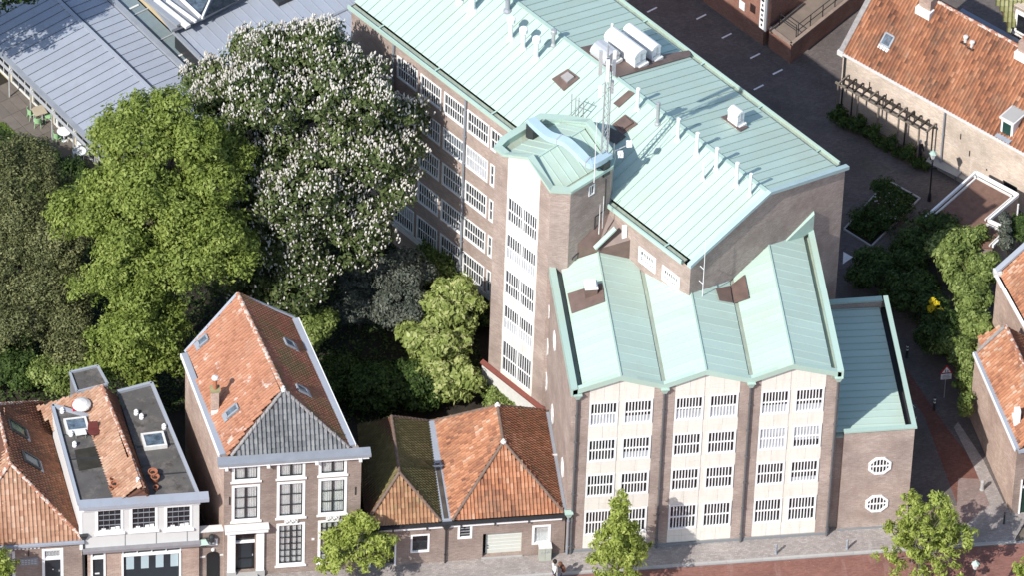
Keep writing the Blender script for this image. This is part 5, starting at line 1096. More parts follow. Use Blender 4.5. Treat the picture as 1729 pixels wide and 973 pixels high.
# ================================================================== ZINC HALLS upper left
ZH = thing('zinc_roofed_hall', 'long low hall with blue-grey zinc roof behind the terrace tables', 'building', (-22, 15, 0))
zz = 2.8
ez = lambda x, y, z=2.8: P(x, y, z)
zu_ = (ez(258, 150)-ez(111, 8)).normalized(); zn = Z.cross(zu_)       # along the ridge line, and across towards the upper right
o_ = ez(111, 8); 
cr = lambda s, d, z=zz: V3(0, 0, z)+Vector((o_.x, o_.y, 0))+zu_*s+zn*d
dL = (ez(165, 235)-o_).dot(zn); dR = (ez(195, 0)-o_).dot(zn)
m_zl = m_zinc
seam_roof(ZH, [cr(-14, dL, zz-.35), cr(12.5, dL, zz-.35), cr(12.5, -.1, zz), cr(-14, -.1, zz)], zu_, .62, m_zl, seam=(.03, .03), gap=.02)
seam_roof(ZH, [cr(-14, .05, zz-.12), cr(13.0, .05, zz-.12), cr(13.0, dR-.2, zz-.3), cr(-14, dR-.2, zz-.3)], zu_, .62, m_zl, seam=(.03, .03), gap=.02)
MB().beam(cr(-14, -.12, zz+.03), cr(12.5, -.12, zz+.03), .24, .05).build('ridge_capping', m_zinc, ZH)
MB().beam(cr(-14, .06, zz-.01), cr(12.7, .06, zz-.01), .07, .08).build('ridge_shadow_gap', m_dark, ZH)
MB().beam(cr(-14, dR, zz-.2), cr(13.2, dR, zz-.2), .34, .2).build('edge_beam', m_lead, ZH)
MB().beam(cr(-14, dL-.15, zz-.45), cr(12.5, dL-.15, zz-.45), .3, .16).build('eave_gutter', m_lead, ZH)
MB().beam(cr(-14, dL-.42, zz-.72), cr(12.7, dL-.42, zz-.72), .12, .12).build('awning_rail', m_alu, ZH)
for s_ in np.arange(-13, 13, 2.15):
    MB().tube(cr(s_, dL-.42, 0), cr(s_, dL-.42, zz-.72), .045, .045, 6).build('veranda_post', m_alu, ZH)
    MB().beam(cr(s_, dL-.42, zz-.72), cr(s_, dL-.1, zz-.5), .05, .08).build('veranda_bracket', m_alu, ZH)
wall(ZH, cr(-14, dL+.35, 0), zu_, 26.3, -.1, zz-.45, [(i*2.15+.1, i*2.15+2.1, .1, 1.7) for i in range(12)], plain('pale_yellow_wall', (.45, .38, .24), .8, var=.2))
for i in range(12): window(ZH, frame(zu_, zn, cr(-14, dL+.35, .1)+zu_*(i*2.15+.1)), 2.0, 1.6, 3, 1, f=.06, bar=.04, mat=m_whitedull)
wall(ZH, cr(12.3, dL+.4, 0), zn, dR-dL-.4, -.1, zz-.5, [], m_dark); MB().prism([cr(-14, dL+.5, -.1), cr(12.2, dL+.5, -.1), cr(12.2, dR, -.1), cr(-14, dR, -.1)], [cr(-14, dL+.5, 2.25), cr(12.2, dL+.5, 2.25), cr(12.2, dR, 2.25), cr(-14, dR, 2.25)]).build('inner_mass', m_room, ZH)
# glazed link between the halls
GLk = thing('glazed_link', 'narrow glass-roofed link with yellow beam between the two zinc roofs', 'glass roof', cr(0, dR+1, 0))
for i in range(9): MB().slab([cr(-13+i*2.6, dR+.2, 2.3), cr(-13+i*2.6+2.52, dR+.2, 2.3), cr(-13+i*2.6+2.52, dR+1.35, 2.3), cr(-13+i*2.6, dR+1.35, 2.3)], .04).build('roof_pane', plain('greenish_roof_glass', (.20, .25, .26), .12, var=.1, spec=.6) if i == 0 else bpy.data.materials['greenish_roof_glass'], GLk)
for i in range(10): MB().beam(cr(-13+i*2.6-.04, dR+.1, 2.34), cr(-13+i*2.6-.04, dR+1.5, 2.34), .06, .08).build('glazing_beam', m_alu, GLk)
for s_ in (2.0, 6.9, 7.4, 9.5): MB().beam(cr(s_, dR+.5, 2.36), cr(s_, dR+1.15, 2.36), .12, .05).build('inner_strut', m_whitedull, GLk)
MB().beam(cr(-14, dR+1.62, 2.4), cr(5.3, dR+1.62, 2.4), .32, .25).build('yellow_beam', plain('sand_yellow_beam', (.52, .42, .26), .7, var=.1), GLk)
MB().beam(cr(-14, dR+1.9, 2.5), cr(11, dR+1.9, 2.5), .12, .25).build('link_gutter', m_lead, GLk)
# second zinc roof
Z2 = thing('second_zinc_roof', 'blue-grey zinc roof hall between the blossoming tree and the brick building', 'building', (-12, 16, 0))
z2 = 3.4; k_ = lambda x, y: P(x, y, z2)
A_ = k_(292, 53); Bq = k_(600, -90); e_a = (k_(470, -33)-A_).normalized() if False else (k_(410, 0)-A_).normalized(); e_b = -Z.cross(e_a)
corner = A_; far = corner+e_a*14; low = corner+e_b*10
seam_roof(Z2, [corner, far, far+e_b*3.4*3, low+e_b*.2], e_a, .62, m_zl, seam=(.03, .03))
MB().beam(corner+Z*.08, far+Z*.08, .2, .2).build('roof_edge_trim', m_lead, Z2); MB().beam(corner+Z*.08, low+Z*.08, .2, .2).build('roof_edge_trim', m_lead, Z2)
sp = P(540, 40, z2); 
MB().beam(P(525, 45, z2)+Z*.05, P(590, 14, z2)+Z*.05, .14, .12).build('roof_step', m_lead, Z2)
hp = P(475, -3, z2); MB().box(hp+Z*.1, e_a*.5, e_b*.5, Z*.2).build('roof_light', m_dark, Z2)
q = [corner+e_b*.2, far, far+e_b*10, low]; MB().prism([V3(p.x, p.y, -.1) for p in q], [p-Z*.12 for p in q]).build('wall', m_dark, Z2)
# upper sawtooth glass of the building beyond
RG = thing('rooflight_block', 'building with white-framed rooflights above the zinc roofs', 'building', P(300, -5, 3.2)-Z*3.2)
for (pa, pb, mt, w_, nm) in (((262, 0), (318, 45), m_whitedull, .35, 'rooflight_frame'), ((282, 0), (331, 36), m_white, .14, 'rooflight_frame'), ((300, -8), (338, 28), m_white, .14, 'rooflight_frame'), ((356, -4), (341, 30), m_white, .1, 'rooflight_frame'), ((240, -8), (302, 42), m_lead, .3, 'gutter')):
    MB().beam(P(*pa, 4.3), P(*pb, 4.3), w_, .16).build(nm, mt, RG)
gq = [P(230, -30, 4.1), P(290, 50, 4.1), P(345, 28, 4.1), P(450, -30, 4.1)]; MB().slab(gq, .2).build('flat_roof', m_lead, RG)
gq = [P(305, -6, 4.22), P(336, 26, 4.22), P(354, -6, 4.22)]; MB().slab(gq, .02).build('roof_pane', m_glassblue, RG); gq = [P(362, -6, 4.22), P(346, 27, 4.22), P(402, 0, 4.22)]; MB().slab(gq, .02).build('roof_pane', m_glass, RG)
# ================================================================== VEGETATION
def leaf_mat(name, dark, mid, lite, trans=.35):
    return attr_mat(name, [(0, dark), (.5, mid), (1, lite)], .6, trans=trans)
m_bark = plain('bark', (.10, .08, .06), .95, var=.3, sc=6, bump=.6); m_barkg = plain('grey_bark', (.22, .20, .17), .95, var=.3, sc=6)
def in_blobs(p, blobs, f):
    r = np.zeros(len(p), bool)
    for c, rad in blobs: r |= (((p-c)/(rad*f))**2).sum(1) < 1
    return r
def foliage(blobs, n_clump, per, leaf, cl_r=.55, seed=0, up=.35, aspect=1.6, inner=.72, zmin=.2, ragged=.25, flat=.75, sub=9):
    """leaf quads: clumps scattered through the outer shell of a set of ellipsoids"""
    g = np.random.default_rng(seed)
    B = []
    for c, r in blobs:
        c, r = np.array(c, float), np.array(r, float); B.append((c, r*.74))
        for _ in range(sub):
            d = g.normal(size=3); d /= np.linalg.norm(d); d[2] = abs(d[2]) if d[2] < -.4 else d[2]
            f = g.uniform(.24, .46); B.append((c+d*r*g.uniform(.66, .94), r*f*np.array([1, 1, .85])))
    area = np.array([(r[0]*r[1]*r[2])**(2/3) for _, r in B]); k = g.choice(len(B), n_clump*2, p=area/area.sum())
    d = g.normal(size=(n_clump*2, 3)); d /= np.linalg.norm(d, axis=1, keepdims=True); d[:, 2] = np.where(d[:, 2] < -.55, -d[:, 2], d[:, 2])
    rr = (inner+(1-inner)*g.random(n_clump*2)**.6)*(1+ragged*g.normal(size=n_clump*2)*.45)
    c = np.array([B[i][0] for i in k])+d*np.array([B[i][1] for i in k])*rr[:, None]
    keep = ~in_blobs(c, B, inner*.93) & (c[:, 2] > zmin); c = c[keep][:n_clump]; dn = d[keep][:n_clump]
    nc = len(c); crnd = g.random(nc)
    # leaves
    nl = nc*per; ci = np.repeat(np.arange(nc), per)
    o = g.normal(size=(nl, 3)); o /= np.linalg.norm(o, axis=1, keepdims=True); rad = g.random(nl)**.45*cl_r*(0.7+.6*g.random(nc))[ci]
    p = c[ci]+o*rad[:, None]*np.array([1, 1, flat]); p[:, 2] = np.maximum(p[:, 2], .06)
    nrm = o*.7+dn[ci]*.5+np.array([0, 0, up])+g.normal(size=(nl, 3))*.45; nrm /= np.linalg.norm(nrm, axis=1, keepdims=True)
    a = np.cross(nrm, g.normal(size=(nl, 3))); a /= np.linalg.norm(a, axis=1, keepdims=True); b = np.cross(nrm, a)
    s = leaf*(.6+.8*g.random(nl))[:, None]
    a = a*s*aspect*.5; b = b*s*.5
    v = np.stack([p-a, p+b*.8-a*.1, p+a, p-b*.8-a*.1], 1).reshape(-1, 3)
    rn = np.clip(.5*crnd[ci]+.25+.28*g.normal(size=nl), 0, 1)
    return v, rn, c
def leaf_mesh(name, v, rn, mat, org):
    me = bpy.data.meshes.new(name); nq = len(v)//4
    me.vertices.add(nq*4); me.vertices.foreach_set('co', (v-np.array(org)).astype(np.float32).ravel())
    me.loops.add(nq*4); me.loops.foreach_set('vertex_index', np.arange(nq*4, dtype=np.int32))
    me.polygons.add(nq); me.polygons.foreach_set('loop_start', np.arange(0, nq*4, 4, dtype=np.int32))
    try: me.polygons.foreach_set('loop_total', np.full(nq, 4, dtype=np.int32))
    except Exception: pass
    me.materials.append(mat); a = me.attributes.new('rnd', 'FLOAT', 'FACE'); a.data.foreach_set('value', rn.astype(np.float32))
    me.update(calc_edges=True); return me
def tree(name, label, cat, base_, blobs, mat, n_clump, per, leaf, trunk_h=None, trunk_r=.3, bark=m_bark, seed=1, group=None, limbs=14, **kw):
    t = thing(name, label, cat, base_, group); base_ = Vector(base_)
    v, rn, cl = foliage(blobs, n_clump, per, leaf, seed=seed, **kw)
    o = bpy.data.objects.new('crown', leaf_mesh('crown', v, rn, mat, base_)); link(o, t); ORG[o] = base_
    m = MB(); g = random.Random(seed); main = Vector(blobs[0][0]); fork = trunk_h or max(.4, main.z*.45)
    fp_ = Vector((base_.x*.5+main.x*.5, base_.y*.5+main.y*.5, fork))
    m.tube(base_-Z*.1, fp_, trunk_r, trunk_r*.72, 9)
    idx = np.random.default_rng(seed).choice(len(cl), min(limbs, len(cl)), replace=False)
    for i in idx:
        e = Vector(cl[i]); q = fp_+(e-fp_)*.45+Z*(.12*(e-fp_).length); m.tube(fp_, q, trunk_r*.45, trunk_r*.25, 6); m.tube(q, e, trunk_r*.25, trunk_r*.05, 5)
        for _ in range(2):
            j = Vector(cl[(i+g.randrange(1, 40)) % len(cl)]); 
            if (j-q).length < 3.5: m.tube(q, j, trunk_r*.14, trunk_r*.04, 4)
    m.build('trunk', bark, t); return t, v, rn, cl
m_lgreen = leaf_mat('yellow_green_leaf', (.10, .14, .025), (.215, .275, .055), (.34, .40, .115), .40)
m_chest = leaf_mat('chestnut_leaf', (.035, .052, .018), (.080, .110, .036), (.17, .205, .08), .3)
m_olive = leaf_mat('olive_leaf', (.045, .055, .022), (.115, .128, .050), (.24, .245, .11), .25)
m_magn = leaf_mat('bright_broad_leaf', (.13, .17, .04), (.27, .33, .09), (.48, .50, .22), .3)
m_grey = leaf_mat('grey_green_leaf', (.045, .055, .045), (.095, .11, .085), (.19, .20, .16), .2)
m_dkg = leaf_mat('dark_green_leaf', (.02, .038, .01), (.05, .085, .02), (.09, .14, .035), .25)
m_street_leaf = leaf_mat('fresh_green_leaf', (.17, .215, .04), (.32, .385, .08), (.46, .51, .15), .42)
m_ivy = leaf_mat('ivy_leaf', (.07, .10, .025), (.18, .24, .06), (.34, .40, .14), .3)
def bl(px, py, z, rx, ry, rz): p = P(px, py, z); return ((p.x, p.y, p.z), (rx, ry, rz))
# big yellow-green tree
Bg = [bl(262, 270, 14.5, 3.4, 3.3, 3.6), bl(240, 350, 12.5, 3.6, 3.4, 3.6), bl(350, 300, 13., 2.6, 2.6, 2.8), bl(160, 380, 11., 2.1, 2.2, 2.2), bl(330, 410, 11., 2.9, 2.6, 3.), bl(230, 460, 9.8, 3.2, 2.6, 3.), bl(395, 440, 10., 1.4, 1.5, 1.5), bl(235, 560, 7.2, 2.6, 2.0, 2.6), bl(215, 615, 4.6, 1.9, 1.5, 1.9), bl(275, 615, 4.8, 1.1, 1.1, 1.5)]
tb = P(235, 480, 8)
tree('tall_tree', 'tall bright yellow-green tree in front of the zinc roof, left of the blossoming tree', 'tree', (tb.x, tb.y, 0), Bg, m_lgreen, 1800, 66, .14, trunk_h=4, trunk_r=.38, seed=11, cl_r=.55, limbs=26, ragged=.3)
# blossoming chestnut
Bc = [bl(500, 185, 14.0, 4.7, 4.4, 4.2), bl(602, 205, 13.6, 3.2, 3.2, 3.6), bl(425, 150, 13.4, 2.9, 3., 3.0), bl(500, 310, 10.8, 4.8, 4., 3.8), bl(632, 295, 11., 2.7, 2.8, 3.2), bl(455, 430, 7., 3.3, 2.6, 3.2), bl(570, 400, 7.5, 3.4, 2.8, 3.), bl(380, 200, 12, 1.7, 1.8, 1.9), bl(470, 500, 4., 2.6, 1.8, 2.2)]
cb_ = P(510, 500, 0)
ct, v, rn, cl = tree('chestnut_tree', 'big dark green chestnut tree covered in white blossom candles beside the brick wing', 'tree', (cb_.x, cb_.y+1, 0), Bc, m_chest, 1750, 56, .18, trunk_h=3.5, trunk_r=.42, seed=21, cl_r=.6, limbs=22)
g_ = np.random.default_rng(3); m = MB(); ctr = np.array([-11., -2., 9.])
for q in cl:
    dd = q-ctr; dd[2] *= .6; dd /= np.linalg.norm(dd)+1e-6; px_ = CM @ (q-CP); px_ = px_[0]/px_[2]*FL+CX, px_[1]/px_[2]*FL+CY
    low = max(0, min(1, (px_[1]-330-.35*(px_[0]-450))/160)); nb = g_.poisson(9.*(1-.8*low))  # candle count cut lower left to imitate the neighbouring tree's shade
    for _ in range(nb):
        d = g_.normal(size=3)*.75+dd*.9+np.array([0, 0, .75]); d /= np.linalg.norm(d); b = Vector(q+d*np.array([.56, .56, .46])*(.85+.35*g_.random()))
        ax = (Vector(d)*.35+Z+Vector(g_.normal(size=3))*.18).normalized(); h = .08+.17*g_.random()**1.2; r = .025+.035*g_.random()
        m.tube(b-ax*.03, b+ax*h*.45, r*.8, r*1.15, 5, False, rnd=g_.random()); m.tube(b+ax*h*.45, b+ax*h, r*1.15, .012, 5, False, rnd=g_.random())
m.build('blossom_candles', attr_mat('white_blossom', [(0, (.52, .47, .42)), (.5, (.70, .67, .60)), (1, (.80, .78, .73))], .8, trans=.25), ct, kind='stuff')
# dark olive trees at the left edge
p = P(60, 560, 0)
tree('olive_tree', 'dull olive-brown fine-leaved tree filling the left edge', 'tree', (p.x, p.y, 0), [bl(40, 330, 8., 3.2, 3., 3.), bl(75, 420, 6.5, 2.8, 2.6, 3.), bl(10, 450, 6, 3., 2.8, 3.), bl(95, 500, 4.8, 2.4, 2.2, 2.6), bl(40, 540, 4.2, 2.8, 2.2, 2.6), bl(110, 580, 3., 1.6, 1.6, 1.8)], m_olive, 1500, 66, .10, trunk_r=.3, seed=31, cl_r=.5, limbs=30, bark=m_barkg)
p = P(20, 300, 0)
tree('round_shrub', 'fresh green shrub at the terrace edge below the white tables', 'shrub', (p.x, p.y-1, 0), [bl(20, 268, 2.2, 2.0, 1.4, 1.5), bl(75, 285, 2.0, 1.3, 1.1, 1.2)], m_dkg, 220, 60, .14, seed=33, cl_r=.4, trunk_r=.1)
p = P(110, 310, 0)
tree('round_shrub', 'small leafy shrub between the terrace and the tall yellow-green tree', 'shrub', (p.x, p.y, 0), [bl(112, 290, 1.6, 1.1, .9, 1.0), bl(135, 305, 1.2, .8, .8, .8)], m_dkg, 110, 60, .13, seed=34, cl_r=.35, trunk_r=.08)
for i, (x, y, rx, lb) in enumerate(((25, 630, 1.8, 'green undergrowth bush at the left edge above the rust-red roof'), (95, 640, 1.5, 'leafy green bush behind the orange saddle roof, left of the dark flat block'), (10, 590, 1.5, 'mid green bush lowest in the dark corner at the left edge'))):
    p = P(x, y, 0); tree('garden_bush', lb, 'bush', (p.x, p.y, 0), [bl(x, y, 1.2, rx, 1.2, 1.2)], m_dkg if i != 1 else m_ivy, 170, 60, .13, seed=40+i, cl_r=.4, trunk_r=.08)
# top-left tree beyond the frame that throws the shadow, and its visible tip
p = P(-70, 40, 0); tree('edge_tree', 'tree at the top left corner shading the zinc roof', 'tree', (p.x, p.y, 0), [bl(-75, 5, 8, 3.0, 3., 3.), bl(-10, -32, 7.5, 2.3, 2.2, 1.8)], m_dkg, 500, 50, .16, seed=36, trunk_r=.25)
# magnolia-like bright bush, grey shrubs, low masses
p = P(745, 660, 0); tree('bright_bush', 'bright yellow-green broad-leaved bush beside the tower foot', 'bush', (p.x, p.y, 0), [bl(765, 535, 3.2, 1.6, 1.4, 1.5), bl(735, 590, 2.4, 1.9, 1.5, 1.5), bl(760, 640, 1.5, 1.7, 1.3, 1.3), bl(700, 560, 2., .9, .9, 1.), bl(770, 500, 3.9, 1., .9, 1.)], m_magn, 420, 50, .21, seed=51, cl_r=.4, trunk_r=.12, zmin=.1)
p = P(607, 560, 0); tree('grey_conifer', 'grey-green pointed shrub with a thin leader in the dark garden', 'shrub', (p.x, p.y, 0), [bl(607, 520, 2.0, 1.3, 1.2, 1.4), bl(603, 475, 3.6, .7, .7, 1.2), bl(603, 452, 4.6, .3, .3, .6)], m_grey, 230, 60, .10, seed=52, cl_r=.32, trunk_r=.1)
p = P(675, 560, 0); tree('grey_shrub', 'tall rounded grey-green shrub behind the bright yellow bush', 'shrub', (p.x, p.y, 0), [bl(683, 470, 4., 1.4, 1.3, 1.5), bl(675, 525, 2.8, 1.5, 1.3, 1.6)], m_grey, 280, 60, .11, seed=53, cl_r=.38, trunk_r=.12)
p = P(740, 480, 0); tree('green_shrub', 'yellow-green shrub against the brick wing under the lowest windows', 'shrub', (p.x, p.y, 0), [bl(745, 460, 1.8, 1.3, 1.2, 1.2), bl(725, 440, 1.6, 1., 1., 1.)], m_ivy, 160, 55, .14, seed=54, cl_r=.38, trunk_r=.08)
p = P(525, 570, 0); tree('small_tree', 'small yellow-green shrub at the rear right corner of the orange roof', 'shrub', (p.x, p.y, 0), [bl(520, 560, 2., 1.1, 1.1, 1.2), bl(545, 545, 2.2, .8, .8, .9)], m_ivy, 140, 55, .15, seed=55, cl_r=.36, trunk_r=.08)
p = P(670, 680, 0); tree('garden_bush', 'low dark green bush in front of the grey shrubs, behind the mossy roof', 'bush', (p.x, p.y, 0), [bl(665, 655, 1.2, 2.2, 1.6, 1.3), bl(620, 665, 1., 1.6, 1.4, 1.1), bl(705, 665, 1., 1.2, 1.3, 1.)], m_dkg, 380, 60, .12, seed=56, cl_r=.4, trunk_r=.08)
p = P(560, 640, 0); tree('garden_bush', 'dark shaded bush between the orange roof and the mossy roof', 'bush', (p.x, p.y, 0), [bl(560, 640, .9, 1.4, 1.4, 1.)], m_dkg, 160, 55, .12, seed=57, cl_r=.4, trunk_r=.08)
p = P(845, 680, 0); tree('clipped_hedge', 'triangular light green hedge patch below the red-topped wall', 'hedge', (p.x, p.y, 0), [bl(835, 672, .55, .8, 1.1, .55), bl(860, 690, .5, .8, .7, .5)], m_ivy, 130, 70, .10, seed=58, cl_r=.28, trunk_r=.05, zmin=.05)
p = P(800, 500, 0); tree('wall_shrub', 'narrow dark shrub squeezed against the wing right of the bright bush', 'shrub', (p.x, p.y, 0), [bl(800, 490, .9, 1.1, .8, .9), bl(818, 530, .8, .7, .8, .8)], m_dkg, 120, 55, .12, seed=59, cl_r=.32, trunk_r=.05)
# ground cover as many tiny leaves
def cover(name, label_pts, mat, n, leaf, seed, zlo=.03, zhi=.3):
    g = np.random.default_rng(seed); pts = [P(*q) for q in label_pts]; ins = inpoly2([(p.x, p.y) for p in pts]); xs = [p.x for p in pts]; ys = [p.y for p in pts]
    c = []
    while len(c) < n:
        x, y = g.uniform(min(xs), max(xs)), g.uniform(min(ys), max(ys))
        if ins(x, y): c.append((x, y, g.uniform(zlo, zhi)))
    c = np.array(c); nrm = g.normal(size=(n, 3))*.5+np.array([0, 0, 1.]); nrm /= np.linalg.norm(nrm, axis=1, keepdims=True)
    a = np.cross(nrm, g.normal(size=(n, 3))); a /= np.linalg.norm(a, axis=1, keepdims=True); b = np.cross(nrm, a); s = leaf*(.6+.8*g.random(n))[:, None]
    v = np.stack([c-a*s, c+b*s*.5, c+a*s, c-b*s*.5], 1).reshape(-1, 3); og = Vector((c[:, 0].mean(), c[:, 1].mean(), 0))
    o = bpy.data.objects.new(name, leaf_mesh(name, v, g.random(n), mat, og)); link(o); o.location = og; ORG[o] = og; return o
tag(cover('ground_cover', [(120, 330), (500, 330), (700, 380), (790, 470), (815, 620), (700, 700), (590, 720), (300, 700), (0, 700), (-40, 300)], m_dkg, 26000, .10, 61), label='dark leafy ground cover of the shaded garden', cat='ground cover', kind='stuff')
tag(cover('lawn_grass', [(-20, 205), (8, 207), (60, 262), (40, 330), (-20, 330)], m_grass, 5000, .06, 62, .02, .06), label='short lawn beside the terrace at the left edge', cat='grass', kind='stuff')
# right-hand hedges and climbers
p = P(1480, 480, 0); tree('dark_hedge', 'dark green shaded hedge bushes right of the tall brick gable', 'hedge', (p.x, p.y, 0), [bl(1480, 465, 1.3, 1.5, 1.3, 1.3), bl(1535, 430, 1.4, 1.5, 1.3, 1.4), bl(1530, 490, 1.4, 1.6, 1.3, 1.4), bl(1590, 395, 1.6, 1.5, 1.1, 1.4), bl(1570, 520, 1.3, 1.1, 1.2, 1.3)], m_dkg, 560, 60, .13, seed=71, cl_r=.4, trunk_r=.1)
p = P(1640, 520, 0); tree('climbing_plant', 'bright yellow-green climber heaped over the flat outbuilding and garden wall', 'climber', (p.x, p.y, 0), [bl(1625, 410, 2.6, 1.5, 1.0, .8), bl(1610, 440, 2., 1.0, 1.1, 1.2), bl(1655, 462, 2.0, 1.0, 1.0, 1.1), bl(1640, 500, 1.8, 1.1, 1.2, 1.2), bl(1645, 555, 1.5, 1.0, 1.3, 1.2), bl(1585, 425, 2.3, .8, .7, .7)], m_ivy, 560, 62, .16, seed=72, cl_r=.36, trunk_r=.1)
p = P(1620, 650, 0); tree('hanging_climber', 'thin green climber trailing along the wall behind the traffic sign', 'climber', (p.x, p.y, 0), [bl(1622, 600, 1.8, .7, 1.1, 1.), bl(1632, 645, 1.9, .6, .9, 1.), bl(1600, 590, 1.4, .8, .9, .9), bl(1632, 690, 1.9, .35, .6, .7)], m_ivy, 210, 60, .13, seed=73, cl_r=.32, trunk_r=.06)
p = P(1575, 560, 0); tree('shaded_bush', 'dark shaded bush with a yellow flower cluster on its top', 'bush', (p.x, p.y, 0), [bl(1580, 575, 1.2, 1.1, 1.2, 1.1), bl(1585, 545, 1.6, .8, .8, 1.)], m_dkg, 190, 60, .12, seed=74, cl_r=.35, trunk_r=.06)
fl_ = P(1577, 514, 2.7); t = thing('yellow_flowers', 'bright yellow broom flowers rising from the dark hedge by the alley', 'flowers', (fl_.x, fl_.y, 1.5))
v, rn, cl = foliage([((fl_.x, fl_.y, 2.8), (.25, .22, .3)), ((fl_.x+.2, fl_.y-.3, 2.3), (.25, .2, .25)), ((fl_.x-.1, fl_.y-.15, 2.5), (.2, .2, .2))], 34, 45, .10, cl_r=.13, seed=75)
link(bpy.data.objects.new('petals', leaf_mesh('petals', v, rn, attr_mat('yellow_petal', [(0, (.55, .42, .02)), (1, (.85, .68, .05))], .7, trans=.3), t.location)), t)
m = MB(); [m.tube((fl_.x, fl_.y, 1.5), (fl_.x+a, fl_.y-.2+b, 2.7), .02, .01, 5) for a, b in ((0, 0), (.15, .1), (-.1, -.1))]; m.build('stem', m_bark, t)
p = P(1695, 405, 0); tree('small_cypress', 'small dark cypress in front of the stone-capped gable', 'shrub', (p.x, p.y-2.5, 0), [bl(1697, 405, 3., .4, .4, 1.3), bl(1697, 375, 4., .25, .25, .7)], m_grey, 90, 60, .09, seed=76, cl_r=.2, trunk_r=.05)
p = P(1720, 420, 0); tree('green_shrub', 'mid green shrub beside the cypress at the right edge', 'shrub', (p.x, p.y-2.5, 0), [bl(1722, 385, 3.2, .9, .7, .8)], m_dkg, 90, 60, .12, seed=77, cl_r=.3, trunk_r=.05)
# planting bed in the shaded court
bed = [P(*q) for q in ((1499, 306), (1553, 336), (1471, 417), (1425, 388))]
sheet('planting_bed', [(p.x, p.y) for p in bed], .03, m_soil, .03)
for i in range(4):
    a, b = bed[i], bed[(i+1) % 4]; tag(MB().beam(V3(a.x, a.y, .05), V3(b.x, b.y, .05), .1, .12).build('bed_kerb', m_kerb), kind='structure')
p = P(1487, 350, 0); tree('bed_shrub', 'dark shrub with small pale flowers in the kerbed planting bed', 'shrub', (p.x, p.y, 0), [bl(1490, 325, 1.7, .55, .55, 1.0), bl(1470, 370, .5, 1.3, 1.0, .4), bl(1500, 360, .6, 1.2, 1., .5)], m_dkg, 130, 45, .10, seed=78, cl_r=.35, trunk_r=.06)
cv = cover('bed_plants', [(1499, 312), (1545, 337), (1471, 410), (1432, 388)], m_dkg, 3500, .09, 79, .05, .4); tag(cv, label='low plants covering the kerbed planting bed', cat='ground cover', kind='stuff')
m = MB()
for i in range(34): q = P(1475+random.random()*40, 325+random.random()*45, .9); m.lathe(q, [(.03, 0), (.05, .04), (0, .08)], 6)
tag(m.build('pale_flowers', m_whitedull), 'scattered pale flowers in the kerbed planting bed', 'flowers', kind='stuff')
# street trees
def street_tree(px, py, label, H, blobs, seed):
    p = P(px, py, H); p = V3(p.x, p.y, -.1); B_ = [((p.x+x, p.y+y, z), (rx, ry, rz)) for x, y, z, rx, ry, rz in blobs]
    return tree('street_tree', label, 'tree', (p.x, p.y, -.1), B_, m_street_leaf, 250, 38, .125, trunk_h=1.9, trunk_r=.11, bark=m_barkg, seed=seed, group='young street trees', cl_r=.30, limbs=34, inner=.2, ragged=.5, aspect=2.0, sub=16)
street_tree(1050, 826, 'slender young street tree in front of the left cream-panelled bay', 8.2, [(0, 0, 2.5, 2.1, 1.7, .9), (0, 0, 3.8, 1.45, 1.3, 1.0), (0, 0, 5.1, .95, .9, .9), (0, 0, 6.2, .6, .6, .8), (0, 0, 7.1, .35, .35, .7), (0, 0, 7.8, .16, .16, .5)], 81)
street_tree(1568, 842, 'broad young street tree at the alley mouth by the octagonal windows', 6.6, [(.1, 0, 2.3, 2.5, 2.0, 1.0), (0, .1, 4.9, 1.6, 1.4, 1.4), (-1.1, 0, 3.6, 1.5, 1.2, .8), (1.1, 0, 3.5, 1.5, 1.2, .9), (.4, 0, 3.4, 1.4, 1.2, 1.)], 82)
street_tree(602, 868, 'young street tree at the right corner of the brown house', 5.6, [(-.2, 0, 2.3, 2.0, 1.6, 1.0), (.2, .1, 4.4, .9, .8, .9), (-.9, .1, 3.2, 1.1, .9, .8), (1.1, 0, 2.6, 1.0, .9, .9)], 83)
street_tree(-26, 925, 'young street tree cut by the left edge in front of the low cottage', 5.6, [(0, 0, 3.6, 1.5, 1.3, 1.2), (.2, 0, 4.6, .9, .8, .7)], 84)
street_tree(1778, 925, 'street tree cut by the right edge whose shade dapples the red street', 7.5, [(.2, 0, 5.4, 1.9, 1.9, 1.6), (-.6, 0, 4.2, 1.5, 1.7, 1.)], 85)
# ================================================================== STREET THINGS
def bollard(x, y, label, H=.75, r=.07, mat=m_lead, grp='grey bollards on the pavement', bands=False, ball=False):
    t = thing('bollard', label, 'bollard', (x, y, 0), grp)
    MB().lathe(V3(x, y, 0), [(r*1.25, 0), (r*1.25, .06), (r, .08), (r, H-.05), (r*.7, H), (0, H+.01)], 12).build('post', mat, t)
    if bands:
        for z in (H-.18, H-.42): MB().lathe(V3(x, y, z), [(r*1.04, 0), (r*1.04, .11)], 12).build('white_band', m_white, t)
    else: MB().lathe(V3(x, y, H-.14), [(r*1.02, 0), (r*1.08, .015), (r*1.02, .03)], 12).build('collar', m_steel, t)
    return t
b1, b2 = P(1310, 936), P(1430, 928)
bollard(b1.x, b1.y, 'grey bollard on the pavement in front of the right cream-panelled bay'); bollard(b2.x, b2.y, 'grey bollard on the pavement below the octagonal windows')
q = P(1658, 828); bollard(q.x, q.y, 'pale stone bollard beside the corner house wall', .7, .11, m_kerb)
q = P(1531, 604); bollard(q.x, q.y, 'black post with white bands standing in the dark alley by the shop extension', 1., .07, m_dark, 'black and white alley posts', True)
q = P(1577, 693); bollard(q.x, q.y, 'black post with white bands below the triangular sign', 1., .07, m_dark, 'black and white alley posts', True)
q = P(1695, 885); bollard(q.x, q.y, 'thin black post at the street corner of the narrow house', .9, .05, m_dark)
